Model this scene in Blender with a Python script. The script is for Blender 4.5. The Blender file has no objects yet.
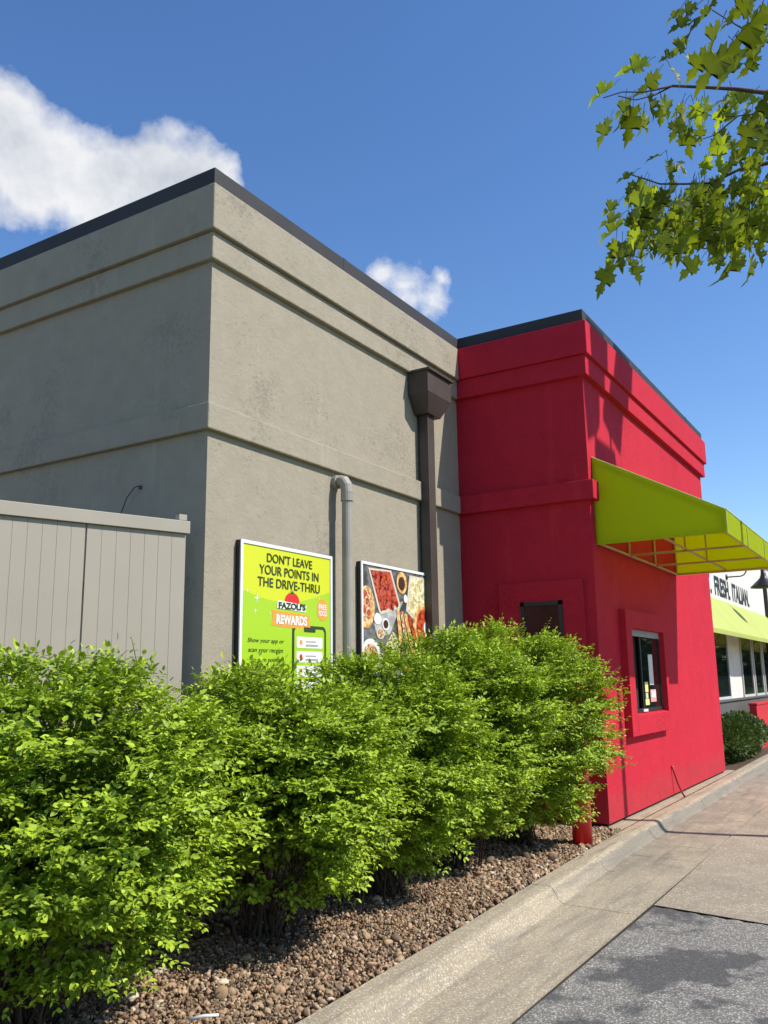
import bpy, math, random
import numpy as np
from mathutils import Vector, Matrix
random.seed(7); rng = np.random.default_rng(7)
S = bpy.context.scene; COL = S.collection

# ------------------------------------------------------------------ camera frame (metres)
CAM = np.array([-5.178, -4.904, 1.6])
RI = np.array([0.5264, -0.85012, -0.01394]); UP = np.array([-0.15673, -0.11314, 0.98114]); FW = np.array([0.83567, 0.51429, 0.1928])
FP = 868.0
def ray(px, py): return FW*FP + RI*(px-384) - UP*(py-512)
def at(px, py, dist):                       # point at a distance along a line of sight
    d = ray(px, py); return CAM + d/np.linalg.norm(d)*dist
SUN = np.array([0.28, -1.0, 1.115]); SUN /= np.linalg.norm(SUN)

# ------------------------------------------------------------------ materials
def nm(name):
    m = bpy.data.materials.new(name); m.use_nodes = True; nt = m.node_tree
    return m, nt, nt.nodes['Principled BSDF']
def N(nt, t, **k):
    n = nt.nodes.new(t)
    for a, b in k.items():
        if a in n.inputs: n.inputs[a].default_value = b
        else: setattr(n, a, b)
    return n
def L(nt, a, b): nt.links.new(a, b)
def rgba(c): return (c[0], c[1], c[2], 1)
def coords(nt, scale=(1,1,1)):
    tc = N(nt, 'ShaderNodeTexCoord'); mp = N(nt, 'ShaderNodeMapping'); mp.inputs['Scale'].default_value = scale
    L(nt, tc.outputs['Object'], mp.inputs['Vector']); return mp.outputs['Vector']
def noise(nt, v, sc, det=4, rough=.55, dist=0.0):
    n = N(nt, 'ShaderNodeTexNoise', Scale=sc, Detail=det, Roughness=rough, Distortion=dist); L(nt, v, n.inputs['Vector']); return n
def ramp(nt, src, stops):
    r = N(nt, 'ShaderNodeValToRGB'); e = r.color_ramp.elements
    while len(e) > 1: e.remove(e[-1])
    e[0].position = stops[0][0]; e[0].color = rgba(stops[0][1])
    for p, c in stops[1:]:
        q = e.new(p); q.color = rgba(c)
    L(nt, src, r.inputs['Fac']); return r.outputs['Color']
def mix(nt, fac, a, b, mode='MIX'):
    m = N(nt, 'ShaderNodeMix', data_type='RGBA', blend_type=mode)
    for s, v in ((m.inputs[0], fac), (m.inputs[6], a), (m.inputs[7], b)):
        if hasattr(v, 'links'): L(nt, v, s)
        else: s.default_value = v if not isinstance(v, (tuple, list)) else rgba(v)
    return m.outputs[2]
def g(v): return (v, v, v)
def bump(nt, b, h, strength, dist, prev=None):
    n = N(nt, 'ShaderNodeBump', Strength=strength, Distance=dist); L(nt, h, n.inputs['Height'])
    if prev is not None: L(nt, prev, n.inputs['Normal'])
    if b is not None: L(nt, n.outputs['Normal'], b.inputs['Normal'])
    return n.outputs['Normal']

def plain(name, c, rough=.6, metal=0, var=.12, sc=6.0, spec=.5, bmp=0.0):
    m, nt, b = nm(name); v = coords(nt); n = noise(nt, v, sc, 5)
    lo = tuple(x*(1-var) for x in c); hi = tuple(min(1, x*(1+var)) for x in c)
    L(nt, ramp(nt, n.outputs['Fac'], [(.3, lo), (.7, hi)]), b.inputs['Base Color'])
    b.inputs['Roughness'].default_value = rough; b.inputs['Metallic'].default_value = metal
    b.inputs['Specular IOR Level'].default_value = spec
    if bmp:
        n2 = noise(nt, v, 90, 3); bump(nt, b, n2.outputs['Fac'], .5, bmp)
    return m

def stucco(name, c, var=.09, streaks=True, rgh=.9, dirt=False, spec=.22):
    m, nt, b = nm(name); v = coords(nt)
    big = noise(nt, v, .7, 5, .6); mid = noise(nt, v, 5, 4)
    base = mix(nt, big.outputs['Fac'], tuple(x*(1-var) for x in c), tuple(x*(1+var) for x in c))
    base = mix(nt, .35, base, ramp(nt, mid.outputs['Fac'], [(.35, tuple(x*.86 for x in c)), (.65, tuple(x*1.1 for x in c))]))
    if streaks:     # rain streaks: tall thin stains
        vs = coords(nt, (3.2, 3.2, .16)); st = noise(nt, vs, 2.0, 5, .65)
        f = ramp(nt, st.outputs['Fac'], [(.56, g(0)), (.78, g(.28))])
        base = mix(nt, f, base, tuple(x*.72 for x in c))
        st2 = noise(nt, coords(nt, (4, 4, .3)), 1.3, 3, .5)
        f2 = ramp(nt, st2.outputs['Fac'], [(.62, g(0)), (.76, g(.26))])
        base = mix(nt, f2, base, tuple(min(1, x*1.35+.03) for x in c))
    # pits and trowel chips
    ch = noise(nt, v, 26, 6, .7, .6); reg = noise(nt, v, 1.1, 4, .6)
    lift = N(nt, 'ShaderNodeMath', operation='MULTIPLY_ADD'); L(nt, reg.outputs['Fac'], lift.inputs[0]); lift.inputs[1].default_value = .9; lift.inputs[2].default_value = -.42
    sm_ = N(nt, 'ShaderNodeMath', operation='ADD'); L(nt, ch.outputs['Fac'], sm_.inputs[0]); L(nt, lift.outputs[0], sm_.inputs[1])
    pit = ramp(nt, sm_.outputs[0], [(.30, g(0)), (.40, g(1))])
    if dirt:      # splashed dirt along the foot of the wall, edge broken up by noise
        sx = N(nt, 'ShaderNodeSeparateXYZ'); L(nt, v, sx.inputs[0]); dn = noise(nt, v, 6, 6, .7)
        dz = N(nt, 'ShaderNodeMath', operation='MULTIPLY_ADD'); L(nt, dn.outputs['Fac'], dz.inputs[0]); dz.inputs[1].default_value = -.55; L(nt, sx.outputs[2], dz.inputs[2])
        base = mix(nt, ramp(nt, dz.outputs[0], [(0, g(.16)), (.12, g(0))]), base, (.16, .085, .06))
    base = mix(nt, pit, mix(nt, .07, base, (0, 0, 0)), base)
    L(nt, base, b.inputs['Base Color']); b.inputs['Roughness'].default_value = rgh
    b.inputs['Specular IOR Level'].default_value = spec
    n1 = bump(nt, None, pit, .55, .006)
    n1 = bump(nt, None, noise(nt, v, 15, 6, .66, .6).outputs['Fac'], .6, .015, n1)
    bump(nt, b, noise(nt, v, 120, 4, .7).outputs['Fac'], .55, .004, n1)
    return m

def aggregate(name, paste, stones, sc=110., bmp=.006, patch=None, cover=(.25, .5), rough=.9):
    """exposed aggregate: small stones of several tones set in cement paste"""
    m, nt, b = nm(name); v = coords(nt)
    w = noise(nt, v, 40, 3); vv = N(nt, 'ShaderNodeVectorMath', operation='MULTIPLY_ADD')
    L(nt, w.outputs['Color'], vv.inputs[0]); vv.inputs[1].default_value = (.012,)*3; L(nt, v, vv.inputs[2])
    vo = N(nt, 'ShaderNodeTexVoronoi', Scale=sc); L(nt, vv.outputs[0], vo.inputs['Vector'])
    sep = N(nt, 'ShaderNodeSeparateColor'); L(nt, vo.outputs['Color'], sep.inputs[0])
    tone = ramp(nt, sep.outputs[0], [(i/(len(stones)-1), s) for i, s in enumerate(stones)])
    cov = ramp(nt, vo.outputs['Distance'], [(cover[0], g(1)), (cover[1], g(0))])
    keep = ramp(nt, sep.outputs[1], [(.22, g(0)), (.30, g(1))])
    f = mix(nt, 1.0, cov, keep, 'MULTIPLY')
    pn = noise(nt, v, 1.1, 6, .65)
    pst = ramp(nt, pn.outputs['Fac'], [(.3, tuple(x*.76 for x in paste)), (.7, tuple(x*1.14 for x in paste))])
    fine = noise(nt, v, 220, 2)
    pst = mix(nt, .4, pst, ramp(nt, fine.outputs['Fac'], [(.3, tuple(x*.55 for x in paste)), (.7, tuple(x*1.35 for x in paste))]))
    col = mix(nt, f, pst, tone)
    if patch is not None: col = patch(nt, v, col)
    L(nt, col, b.inputs['Base Color']); b.inputs['Roughness'].default_value = rough; b.inputs['Specular IOR Level'].default_value = .3
    n1 = bump(nt, None, vo.outputs['Distance'], -.5, bmp)
    bump(nt, b, fine.outputs['Fac'], .6, bmp*.6, n1)
    return m

def leaf_mat(name, lo, hi, trans, rough=.5, tw=.5, sc=3.0, spec=.35, graded=False):
    m, nt, b = nm(name)
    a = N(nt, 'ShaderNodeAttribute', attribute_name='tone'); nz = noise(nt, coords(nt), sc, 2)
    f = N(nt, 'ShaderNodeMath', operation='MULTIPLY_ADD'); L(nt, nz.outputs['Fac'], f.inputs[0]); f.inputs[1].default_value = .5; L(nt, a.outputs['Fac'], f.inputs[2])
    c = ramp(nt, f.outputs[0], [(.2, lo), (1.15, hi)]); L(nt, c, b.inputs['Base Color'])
    b.inputs['Roughness'].default_value = rough; b.inputs['Specular IOR Level'].default_value = spec
    t = N(nt, 'ShaderNodeBsdfTranslucent'); t.inputs['Color'].default_value = rgba(trans)
    L(nt, ramp(nt, f.outputs[0], [(.25, tuple(x*.22 for x in trans)), (.75, tuple(x*.5 for x in trans)), (1.2, trans)]) if graded else mix(nt, .45, c, trans), t.inputs['Color'])
    ms = N(nt, 'ShaderNodeMixShader'); ms.inputs[0].default_value = tw
    L(nt, b.outputs[0], ms.inputs[1]); L(nt, t.outputs[0], ms.inputs[2]); L(nt, ms.outputs[0], nt.nodes['Material Output'].inputs['Surface'])
    return m

def fabric(name, c, tr, tw=.4):
    m, nt, b = nm(name); v = coords(nt)
    n1 = noise(nt, v, 1.6, 4); n2 = noise(nt, coords(nt, (8, 1, 1)), 1.5, 3)
    cc = mix(nt, n1.outputs['Fac'], tuple(x*.88 for x in c), tuple(x*1.1 for x in c))
    L(nt, cc, b.inputs['Base Color']); b.inputs['Roughness'].default_value = .7; b.inputs['Specular IOR Level'].default_value = .25
    wv = noise(nt, v, 2.2, 3); nn = bump(nt, None, wv.outputs['Fac'], .5, .03)
    bump(nt, b, noise(nt, v, 350, 2).outputs['Fac'], .25, .002, nn)
    t = N(nt, 'ShaderNodeBsdfTranslucent'); t.inputs['Color'].default_value = rgba(tr)
    ms = N(nt, 'ShaderNodeMixShader'); ms.inputs[0].default_value = tw
    L(nt, b.outputs[0], ms.inputs[1]); L(nt, t.outputs[0], ms.inputs[2]); L(nt, ms.outputs[0], nt.nodes['Material Output'].inputs['Surface'])
    return m

M = {}
GRAY = (.318, .280, .212)
M['gray'] = stucco('gray_stucco', GRAY, var=.05)
M['red'] = stucco('red_stucco', (.485, .020, .039), var=.10, streaks=True, rgh=.85, dirt=True, spec=.14)
M['white_stucco'] = stucco('white_stucco', (.66, .64, .58), var=.05, streaks=True)
M['base_gray'] = stucco('base_gray_stucco', (.115, .110, .105), var=.08, streaks=False)
M['coping'] = plain('coping_metal', (.043, .041, .041), .6, 0, .15, 1.3, .2)
M['brown'] = plain('bronze_metal', (.055, .044, .037), .5, 0, .18, 3)
M['pipe'] = plain('painted_pipe', (.30, .275, .235), .5, 0, .12, 5)
M['vinyl'] = plain('vinyl_fence', (.335, .295, .235), .55, 0, .05, 1.5)
M['seam'] = plain('seam_dark', (.02, .02, .02), .9)
M['black'] = plain('black_paint', (.012, .012, .013), .45)
M['white'] = plain('white_aluminium', (.72, .72, .72), .4, 0, .05)
M['bollard'] = plain('bollard_red', (.58, .018, .022), .35, 0, .1, 5)
M['redpaint'] = plain('red_paint', (.55, .02, .03), .5, 0, .1, 3)
M['conduit'] = plain('conduit_red', (.33, .03, .035), .5)
M['bar'] = plain('awning_bar', (.48, .30, .20), .45, .2)
M['lime'] = fabric('lime_awning_fabric', (.50, .62, .012), (.76, .84, .0), .62)
M['lime2'] = fabric('pale_lime_awning_fabric', (.52, .58, .16), (.6, .6, .1), .25)
M['stake'] = plain('grey_steel', (.30, .30, .31), .4, .6)
M['bark'] = plain('maple_bark', (.10, .075, .055), .9, 0, .35, 14, .2, .01)
M['twig'] = plain('shrub_bark', (.075, .055, .040), .9, 0, .3, 20, .2)
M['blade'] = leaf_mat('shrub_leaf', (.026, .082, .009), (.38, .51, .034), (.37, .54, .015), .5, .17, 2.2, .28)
M['maple'] = leaf_mat('maple_leaf', (.060, .092, .008), (.19, .25, .02), (.58, .72, .02), .5, .42, 1.5, .35, True)
M['samara'] = leaf_mat('maple_seed', (.35, .36, .15), (.5, .5, .25), (.6, .6, .25), .6, .5, 1.5)
M['yew'] = leaf_mat('yew_leaf', (.022, .050, .010), (.10, .15, .028), (.06, .12, .015), .6, .2, 3)
M['dirt'] = plain('bed_soil', (.10, .070, .050), 1, 0, .35, 18, .1, .02)
M['under'] = plain('joint_fill', (.045, .040, .034), 1, 0, .3, 9, .1)
M['panelwood'] = plain('inner_panel', (.07, .022, .02), .8, 0, .35, 3, .1)
M['blind'] = plain('blind_white', (.50, .50, .48), .6)
M['header'] = plain('header_grey', (.28, .28, .27), .6)
M['paper'] = plain('paper_white', (.62, .62, .60), .7, 0, .03)
M['paper_red'] = plain('paper_red', (.75, .30, .28), .7, 0, .03)
M['paper_yellow'] = plain('paper_yellow', (.75, .62, .2), .7, 0, .03)
M['paper_green'] = plain('paper_green', (.45, .6, .3), .7, 0, .03)
M['interior'] = plain('unlit_interior', (.012, .012, .012), .9)
M['soil_pipe'] = plain('cable', (.07, .065, .06), .6)

def glass_mat():
    m, nt, b = nm('window_glass'); b.inputs['Base Color'].default_value = (.012, .016, .015, 1)
    b.inputs['Roughness'].default_value = .03; b.inputs['Specular IOR Level'].default_value = .9; b.inputs['IOR'].default_value = 1.6
    n = noise(nt, coords(nt), .9, 2); bump(nt, b, n.outputs['Fac'], .15, .01); return m
M['glass'] = glass_mat()

def kerb_patch(nt, v, col):
    # tyre scuffs and damp: long stains that run along the kerb
    st = noise(nt, coords(nt, (.5, 5, 5)), 2.2, 5, .6)
    f = ramp(nt, st.outputs['Fac'], [(.5, g(0)), (.7, g(.55))])
    col = mix(nt, f, col, (.13, .12, .105))
    sx = N(nt, 'ShaderNodeSeparateXYZ'); L(nt, v, sx.inputs[0]); kn = noise(nt, v, 4, 5, .65)
    zz = N(nt, 'ShaderNodeMath', operation='MULTIPLY_ADD'); L(nt, kn.outputs['Fac'], zz.inputs[0]); zz.inputs[1].default_value = .07; L(nt, sx.outputs[2], zz.inputs[2])
    m1 = N(nt, 'ShaderNodeMapRange'); L(nt, zz.outputs[0], m1.inputs[0]); m1.inputs[1].default_value = .035; m1.inputs[2].default_value = -.0; m1.inputs[3].default_value = 0; m1.inputs[4].default_value = 1
    m2 = N(nt, 'ShaderNodeMapRange'); L(nt, zz.outputs[0], m2.inputs[0]); m2.inputs[1].default_value = -.105; m2.inputs[2].default_value = -.075; m2.inputs[3].default_value = 0; m2.inputs[4].default_value = 1
    m3 = N(nt, 'ShaderNodeMapRange'); L(nt, sx.outputs[0], m3.inputs[0]); m3.inputs[1].default_value = 1.8; m3.inputs[2].default_value = 3.6; m3.inputs[3].default_value = .10; m3.inputs[4].default_value = .62
    p1 = N(nt, 'ShaderNodeMath', operation='MULTIPLY'); L(nt, m1.outputs[0], p1.inputs[0]); L(nt, m2.outputs[0], p1.inputs[1])
    p2 = N(nt, 'ShaderNodeMath', operation='MULTIPLY'); L(nt, p1.outputs[0], p2.inputs[0]); L(nt, m3.outputs[0], p2.inputs[1])
    return mix(nt, p2.outputs[0], col, (.13, .125, .115))
M['kerb'] = aggregate('kerb_concrete', (.345, .285, .195), [(.24, .18, .13), (.55, .49, .38), (.40, .32, .22), (.62, .57, .47)], 78, .006, kerb_patch, (.34, .55))
def lane_patch(nt, v, col):
    st = noise(nt, v, .8, 6, .7, .5); f = ramp(nt, st.outputs['Fac'], [(.46, g(0)), (.68, g(.45))])
    col = mix(nt, f, col, (.17, .145, .115))
    dr = noise(nt, coords(nt, (.7, 3, 1)), 1.5, 5, .7); f2 = ramp(nt, dr.outputs['Fac'], [(.62, g(0)), (.72, g(.4))])
    return mix(nt, f2, col, (.10, .09, .075))
M['lane'] = aggregate('lane_concrete', (.315, .265, .19), [(.16, .115, .08), (.50, .44, .34), (.30, .22, .15), (.60, .55, .46), (.38, .30, .20)], 72, .009, lane_patch, (.42, .60))
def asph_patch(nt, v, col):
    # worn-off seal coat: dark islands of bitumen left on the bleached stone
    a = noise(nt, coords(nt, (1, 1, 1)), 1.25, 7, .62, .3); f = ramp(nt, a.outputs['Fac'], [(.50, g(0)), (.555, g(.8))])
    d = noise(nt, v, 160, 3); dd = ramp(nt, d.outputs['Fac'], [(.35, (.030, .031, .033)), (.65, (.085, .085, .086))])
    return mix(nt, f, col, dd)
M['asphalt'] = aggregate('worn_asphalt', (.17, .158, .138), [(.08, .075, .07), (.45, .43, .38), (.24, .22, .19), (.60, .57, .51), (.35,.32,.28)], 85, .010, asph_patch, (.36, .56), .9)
M['yard'] = plain('yard_concrete', (.28, .25, .20), .9, 0, .15, 1.5, .2)
M['lot'] = aggregate('parking_asphalt', (.09, .088, .085), [(.04, .04, .04), (.16, .155, .15), (.09, .09, .09)], 60, .01)
M['grass'] = plain('lawn', (.055, .10, .022), 1, 0, .35, 2.5, .1, .03)

def gravel_mat():
    m, nt, b = nm('river_gravel'); a = N(nt, 'ShaderNodeAttribute', attribute_name='tone')
    c = ramp(nt, a.outputs['Fac'], [(0, (.09, .065, .05)), (.18, (.22, .145, .095)), (.36, (.15, .12, .095)), (.52, (.38, .27, .17)), (.66, (.28, .24, .19)), (.8, (.46, .36, .25)), (.92, (.34, .18, .12)), (1, (.66, .60, .52))])
    n = noise(nt, coords(nt), 70, 4, .7); c2 = mix(nt, 1.0, mix(nt, n.outputs['Fac'], mix(nt, .4, c, (.08, .06, .05)), c), (1.12, 1.02, .87), 'MULTIPLY')
    L(nt, c2, b.inputs['Base Color']); b.inputs['Roughness'].default_value = .8; b.inputs['Specular IOR Level'].default_value = .3
    bump(nt, b, n.outputs['Fac'], .5, .004); return m
M['gravel'] = gravel_mat()
M['paleStone'] = plain('pale_stone', (.60, .50, .36), .85, 0, .15, 30, .3, .004)
def prt(name, c, r=.35, sc=40, var=.0): return plain(name, c, r, 0, var, sc, .4)
def two_tone(name, c1, c2, sc, lo=.42, hi=.58, rough=.35):
    m, nt, b = nm(name); n = noise(nt, coords(nt), sc, 4, .6)
    L(nt, ramp(nt, n.outputs['Fac'], [(lo, c1), (hi, c2)]), b.inputs['Base Color']); b.inputs['Roughness'].default_value = rough; return m
M['p_lime'] = prt('print_lime', (.56, .60, .020)); M['p_green'] = prt('print_green', (.34, .54, .020))
M['p_dark'] = prt('print_dark_green', (.030, .050, .018)); M['p_white'] = prt('print_white', (.80, .80, .77))
M['p_orange'] = prt('print_orange', (.80, .30, .045)); M['p_red'] = prt('print_red', (.62, .02, .02))
M['p_grey'] = prt('print_grey', (.35, .35, .35)); M['p_leaf'] = prt('print_leaf', (.05, .25, .03)); M['p_brown'] = prt('print_brown', (.25, .09, .04))
M['f_table'] = two_tone('photo_table', (.05, .055, .06), (.17, .17, .17), 7)
M['f_meat'] = two_tone('photo_meatballs', (.12, .015, .01), (.50, .10, .07), 22, .40, .55)
M['f_pasta'] = two_tone('photo_pasta', (.42, .34, .12), (.85, .80, .55), 24, .4, .6)
M['f_tray'] = prt('photo_tray', (.62, .55, .44)); M['f_plate'] = prt('photo_plate', (.75, .73, .68))
M['f_sauce'] = two_tone('photo_sauce', (.25, .015, .01), (.55, .09, .03), 18)
M['f_bread'] = two_tone('photo_bread', (.52, .22, .06), (.80, .55, .24), 16)
M['f_salad'] = two_tone('photo_salad', (.35, .05, .02), (.65, .60, .35), 30)
M['f_cloth'] = two_tone('photo_cloth', (.32, .32, .31), (.50, .49, .47), 9)
M['f_dark'] = prt('photo_oil', (.06, .03, .02))

# ------------------------------------------------------------------ mesh helpers
class MB:
    def __init__(s): s.v = []; s.f = []; s.m = []
    def add(s, vs, fs, mi=0):
        o = len(s.v); s.v += [tuple(map(float, p)) for p in vs]; s.f += [tuple(i+o for i in f) for f in fs]; s.m += [mi]*len(fs); return s
    def box(s, x0, y0, z0, x1, y1, z1, mi=0):
        return s.add([(x0,y0,z0),(x1,y0,z0),(x1,y1,z0),(x0,y1,z0),(x0,y0,z1),(x1,y0,z1),(x1,y1,z1),(x0,y1,z1)],
                     [(0,3,2,1),(4,5,6,7),(0,1,5,4),(1,2,6,5),(2,3,7,6),(3,0,4,7)], mi)
    def prism(s, pts, axis, a, b, mi=0):    # closed outline extruded along an axis
        n = len(pts)
        def P(p, t): return {0:(t,p[0],p[1]),1:(p[0],t,p[1]),2:(p[0],p[1],t)}[axis]
        vs = [P(p, a) for p in pts]+[P(p, b) for p in pts]
        return s.add(vs, [tuple(range(n))[::-1], tuple(range(n, 2*n))]+[(i,(i+1)%n,n+(i+1)%n,n+i) for i in range(n)], mi)
    def tube(s, pts, rad, seg=8, mi=0, cap=True):
        pts = [np.array(p, float) for p in pts]; rs = rad if hasattr(rad, '__len__') else [rad]*len(pts)
        vs = []; prev = None
        for i, p in enumerate(pts):
            t = (pts[min(i+1, len(pts)-1)]-pts[max(i-1, 0)]); t /= np.linalg.norm(t)+1e-9
            if prev is None:
                a = np.array([0,0,1.]) if abs(t[2]) < .9 else np.array([1.,0,0]); n = np.cross(t, a)
            else: n = prev-t*(prev@t)
            n /= np.linalg.norm(n)+1e-9; prev = n; b = np.cross(t, n)
            for k in range(seg):
                a = 2*math.pi*k/seg; vs.append(p+rs[i]*(math.cos(a)*n+math.sin(a)*b))
        fs = [(i*seg+k, i*seg+(k+1)%seg, (i+1)*seg+(k+1)%seg, (i+1)*seg+k) for i in range(len(pts)-1) for k in range(seg)]
        if cap: fs += [tuple(range(seg))[::-1], tuple((len(pts)-1)*seg+k for k in range(seg))]
        return s.add(vs, fs, mi)
    def bar(s, a, b, r, mi=0): return s.tube([a, b], r, 8, mi)
    def lathe(s, prof, c, seg=24, mi=0):
        vs = [(c[0]+r*math.cos(2*math.pi*k/seg), c[1]+r*math.sin(2*math.pi*k/seg), c[2]+z) for r, z in prof for k in range(seg)]
        fs = [(i*seg+k, i*seg+(k+1)%seg, (i+1)*seg+(k+1)%seg, (i+1)*seg+k) for i in range(len(prof)-1) for k in range(seg)]
        fs += [tuple(range(seg))[::-1], tuple((len(prof)-1)*seg+k for k in range(seg))]
        return s.add(vs, fs, mi)
    def build(s, name, mats, parent=None, smooth=False, bevel=0.0):
        me = bpy.data.meshes.new(name); me.from_pydata(s.v, [], s.f)
        mats = mats if isinstance(mats, list) else [mats]
        for m in mats: me.materials.append(M[m])
        if len(mats) > 1: me.polygons.foreach_set('material_index', s.m)
        if smooth: me.polygons.foreach_set('use_smooth', [True]*len(s.f))
        me.update(); o = bpy.data.objects.new(name, me); COL.objects.link(o)
        if parent is not None: o.parent = parent
        if bevel:
            b = o.modifiers.new('bevel', 'BEVEL'); b.width = bevel; b.segments = 2; b.limit_method = 'ANGLE'; b.angle_limit = .6
        return o
def tag(o, label, cat, group=None, kind=None):
    if label: o['label'] = label
    if cat: o['category'] = cat
    if group: o['group'] = group
    if kind: o['kind'] = kind
    return o
def struct(o): o['kind'] = 'structure'; return o
def empty(name, loc, label, cat, group=None):
    o = bpy.data.objects.new(name, None); COL.objects.link(o); o.location = loc; o.empty_display_size = .2
    return tag(o, label, cat, group)
def keep(o, parent):                        # world-space mesh under an Empty that stands elsewhere
    o.parent = parent; o.matrix_parent_inverse = Matrix.Translation(-Vector(parent.location)); return o
def np_mesh(name, V, F, mat, parent=None, tone=None, smooth=False):
    me = bpy.data.meshes.new(name); V = np.asarray(V, np.float32); k = F.shape[1]
    me.vertices.add(len(V)); me.vertices.foreach_set('co', V.ravel())
    me.loops.add(F.size); me.loops.foreach_set('vertex_index', F.ravel().astype(np.int32))
    me.polygons.add(len(F)); me.polygons.foreach_set('loop_start', (np.arange(len(F))*k).astype(np.int32))
    if smooth: me.polygons.foreach_set('use_smooth', np.ones(len(F), bool))
    if tone is not None:
        a = me.attributes.new('tone', 'FLOAT', 'POINT'); a.data.foreach_set('value', np.asarray(tone, np.float32))
    me.materials.append(M[mat]); me.update(calc_edges=True); me.validate()
    o = bpy.data.objects.new(name, me); COL.objects.link(o)
    if parent is not None: keep(o, parent)
    return o

_txt = {}
def text_mesh(body, width, height, x, z, y, condense=True, bold=.0, shear=0.0):
    """lettering as flat geometry facing -Y; x,z = lower left; returns verts, faces"""
    cu = bpy.data.curves.new('lettering', 'FONT'); cu.body = body; cu.size = 1; cu.extrude = .004; cu.offset = bold; cu.shear = shear
    o = bpy.data.objects.new('lettering_tmp', cu); COL.objects.link(o); bpy.context.view_layer.update()
    dg = bpy.context.evaluated_depsgraph_get(); me = bpy.data.meshes.new_from_object(o.evaluated_get(dg))
    vs = np.array([v.co[:] for v in me.vertices]); fs = [tuple(p.vertices) for p in me.polygons]
    bpy.data.objects.remove(o); bpy.data.curves.remove(cu); bpy.data.meshes.remove(me)
    mn = vs.min(0); mx = vs.max(0); sx = width/(mx[0]-mn[0]); sz = height/(mx[1]-mn[1])
    out = [(x+(v[0]-mn[0])*sx, y-(v[2]-mn[2])*.12, z+(v[1]-mn[1])*sz) for v in vs]
    return out, fs

# ------------------------------------------------------------------ dimensions
L1, L2, D = 4.639, 11.10, 1.7175
ZT, ZC, Z1, Z2, ZB, ZA = 6.045, 5.895, 5.465, 5.2165, 3.9206, 3.6905

# ------------------------------------------------------------------ ground
struct(MB().add([(-400,-400,-.19),(400,-400,-.19),(400,400,-.19),(-400,400,-.19)], [(0,1,2,3)]).build('ground', 'grass'))
def sheet(name, x0, y0, x1, y1, z, mat):
    return struct(MB().add([(x0,y0,z),(x1,y0,z),(x1,y1,z),(x0,y1,z)], [(0,1,2,3)]).build(name, mat))
sheet('parking_lot', -60, -17, 70, -6.7, -.136, 'lot')
sheet('lane_base', -60, -6.7, 70, 2.5, -.150, 'under')
def kerb_y(x):                               # kerb leans outwards a little along the lane
    return np.interp(x, [-10, -1.4, .5, 2.0, 3.6, 4.6, 9, 14, 40], [-2.12, -2.11, -2.04, -1.965, -1.90, -1.87, -1.83, -1.76, -1.7])
# gutter pan and drive lane slabs with open joints
gp = MB()
def slab(mb, x0, x1, ya0, ya1, yb0, yb1, z, rise=0.0):
    """quad slab; y inner (a) and outer (b) at both ends, 14 cm thick, edges turned down"""
    vs = []
    for (x, ya, yb) in ((x0, ya0, yb0), (x1, ya1, yb1)):
        vs += [(x, ya, z+rise), (x, yb, z), (x, yb, z-.018), (x, ya, z-.018+rise)]
    return mb.add(vs, [(0,1,5,4),(1,2,6,5),(3,0,4,7),(0,3,2,1),(4,5,6,7)])
xs = [-9.5, -6.6, -3.4, 1.72, 3.9, 4.6, 6.6, 9.4, 12.2, 15, 18, 22, 30]
for a, b in zip(xs[:-1], xs[1:]):
    slab(gp, a+.004, b-.004, kerb_y(a)-.24, kerb_y(b)-.24, np.interp(a, [-1, 8], [-2.86, -2.78])+.004, np.interp(b, [-1, 8], [-2.86, -2.78])+.004, -.132, .012)
struct(gp.build('gutter', 'kerb'))
ln = MB(); yj = lambda x: float(np.interp(x, [-1, 8], [-2.86, -2.78]))-.010
xe = lambda y: 2.05+(y+2.84)*.19            # edge between asphalt and concrete
ln.add([(xe(-2.87)+.02,-2.868,-.130),(xe(-6.6)+.02,-6.6,-.130),(5.6,-6.6,-.130),(5.6,yj(5.6),-.130)], [(0,1,2,3)])
for a, b in ((5.615, 9.9), (9.915, 14.2), (14.215, 20), (20.015, 30)):
    ln.add([(a,yj(a),-.130),(a,-6.6,-.130),(b,-6.6,-.130),(b,yj(b),-.130)], [(0,1,2,3)])
struct(ln.build('drive_lane', 'lane'))
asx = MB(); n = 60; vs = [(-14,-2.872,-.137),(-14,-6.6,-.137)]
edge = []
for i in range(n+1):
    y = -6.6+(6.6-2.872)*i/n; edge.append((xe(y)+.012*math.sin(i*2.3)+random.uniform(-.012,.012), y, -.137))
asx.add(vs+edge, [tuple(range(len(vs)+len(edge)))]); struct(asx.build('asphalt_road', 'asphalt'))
# kerb segments
kb = MB(); prof = [(.0,-.2),(.0,-.012),(-.012,.0),(-.15,.002),(-.178,-.004),(-.196,-.018),(-.212,-.048),(-.238,-.092),(-.272,-.117),(-.335,-.120),(-.335,-.2)]
kx = [-9.5,-6.6,-3.4,1.72,3.05,4.9,7.6,10.4,13.2,16,20,26]
for a, b in zip(kx[:-1], kx[1:]):
    ns = 20; vs = []
    for i in range(ns+1):
        x = a+.004+(b-a-.008)*i/ns; ky = float(kerb_y(x))
        for dy, z in prof: vs.append((x, ky+dy+random.uniform(-.002,.002), z+random.uniform(-.0015,.0015)))
    m_ = len(prof); fs = [(i*m_+k, (i+1)*m_+k, (i+1)*m_+k+1, i*m_+k+1) for i in range(ns) for k in range(m_-1)]
    fs += [tuple(range(m_)), tuple(ns*m_+k for k in range(m_))[::-1]]
    kb.add(vs, fs)
struct(kb.build('kerb', 'kerb'))
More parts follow.
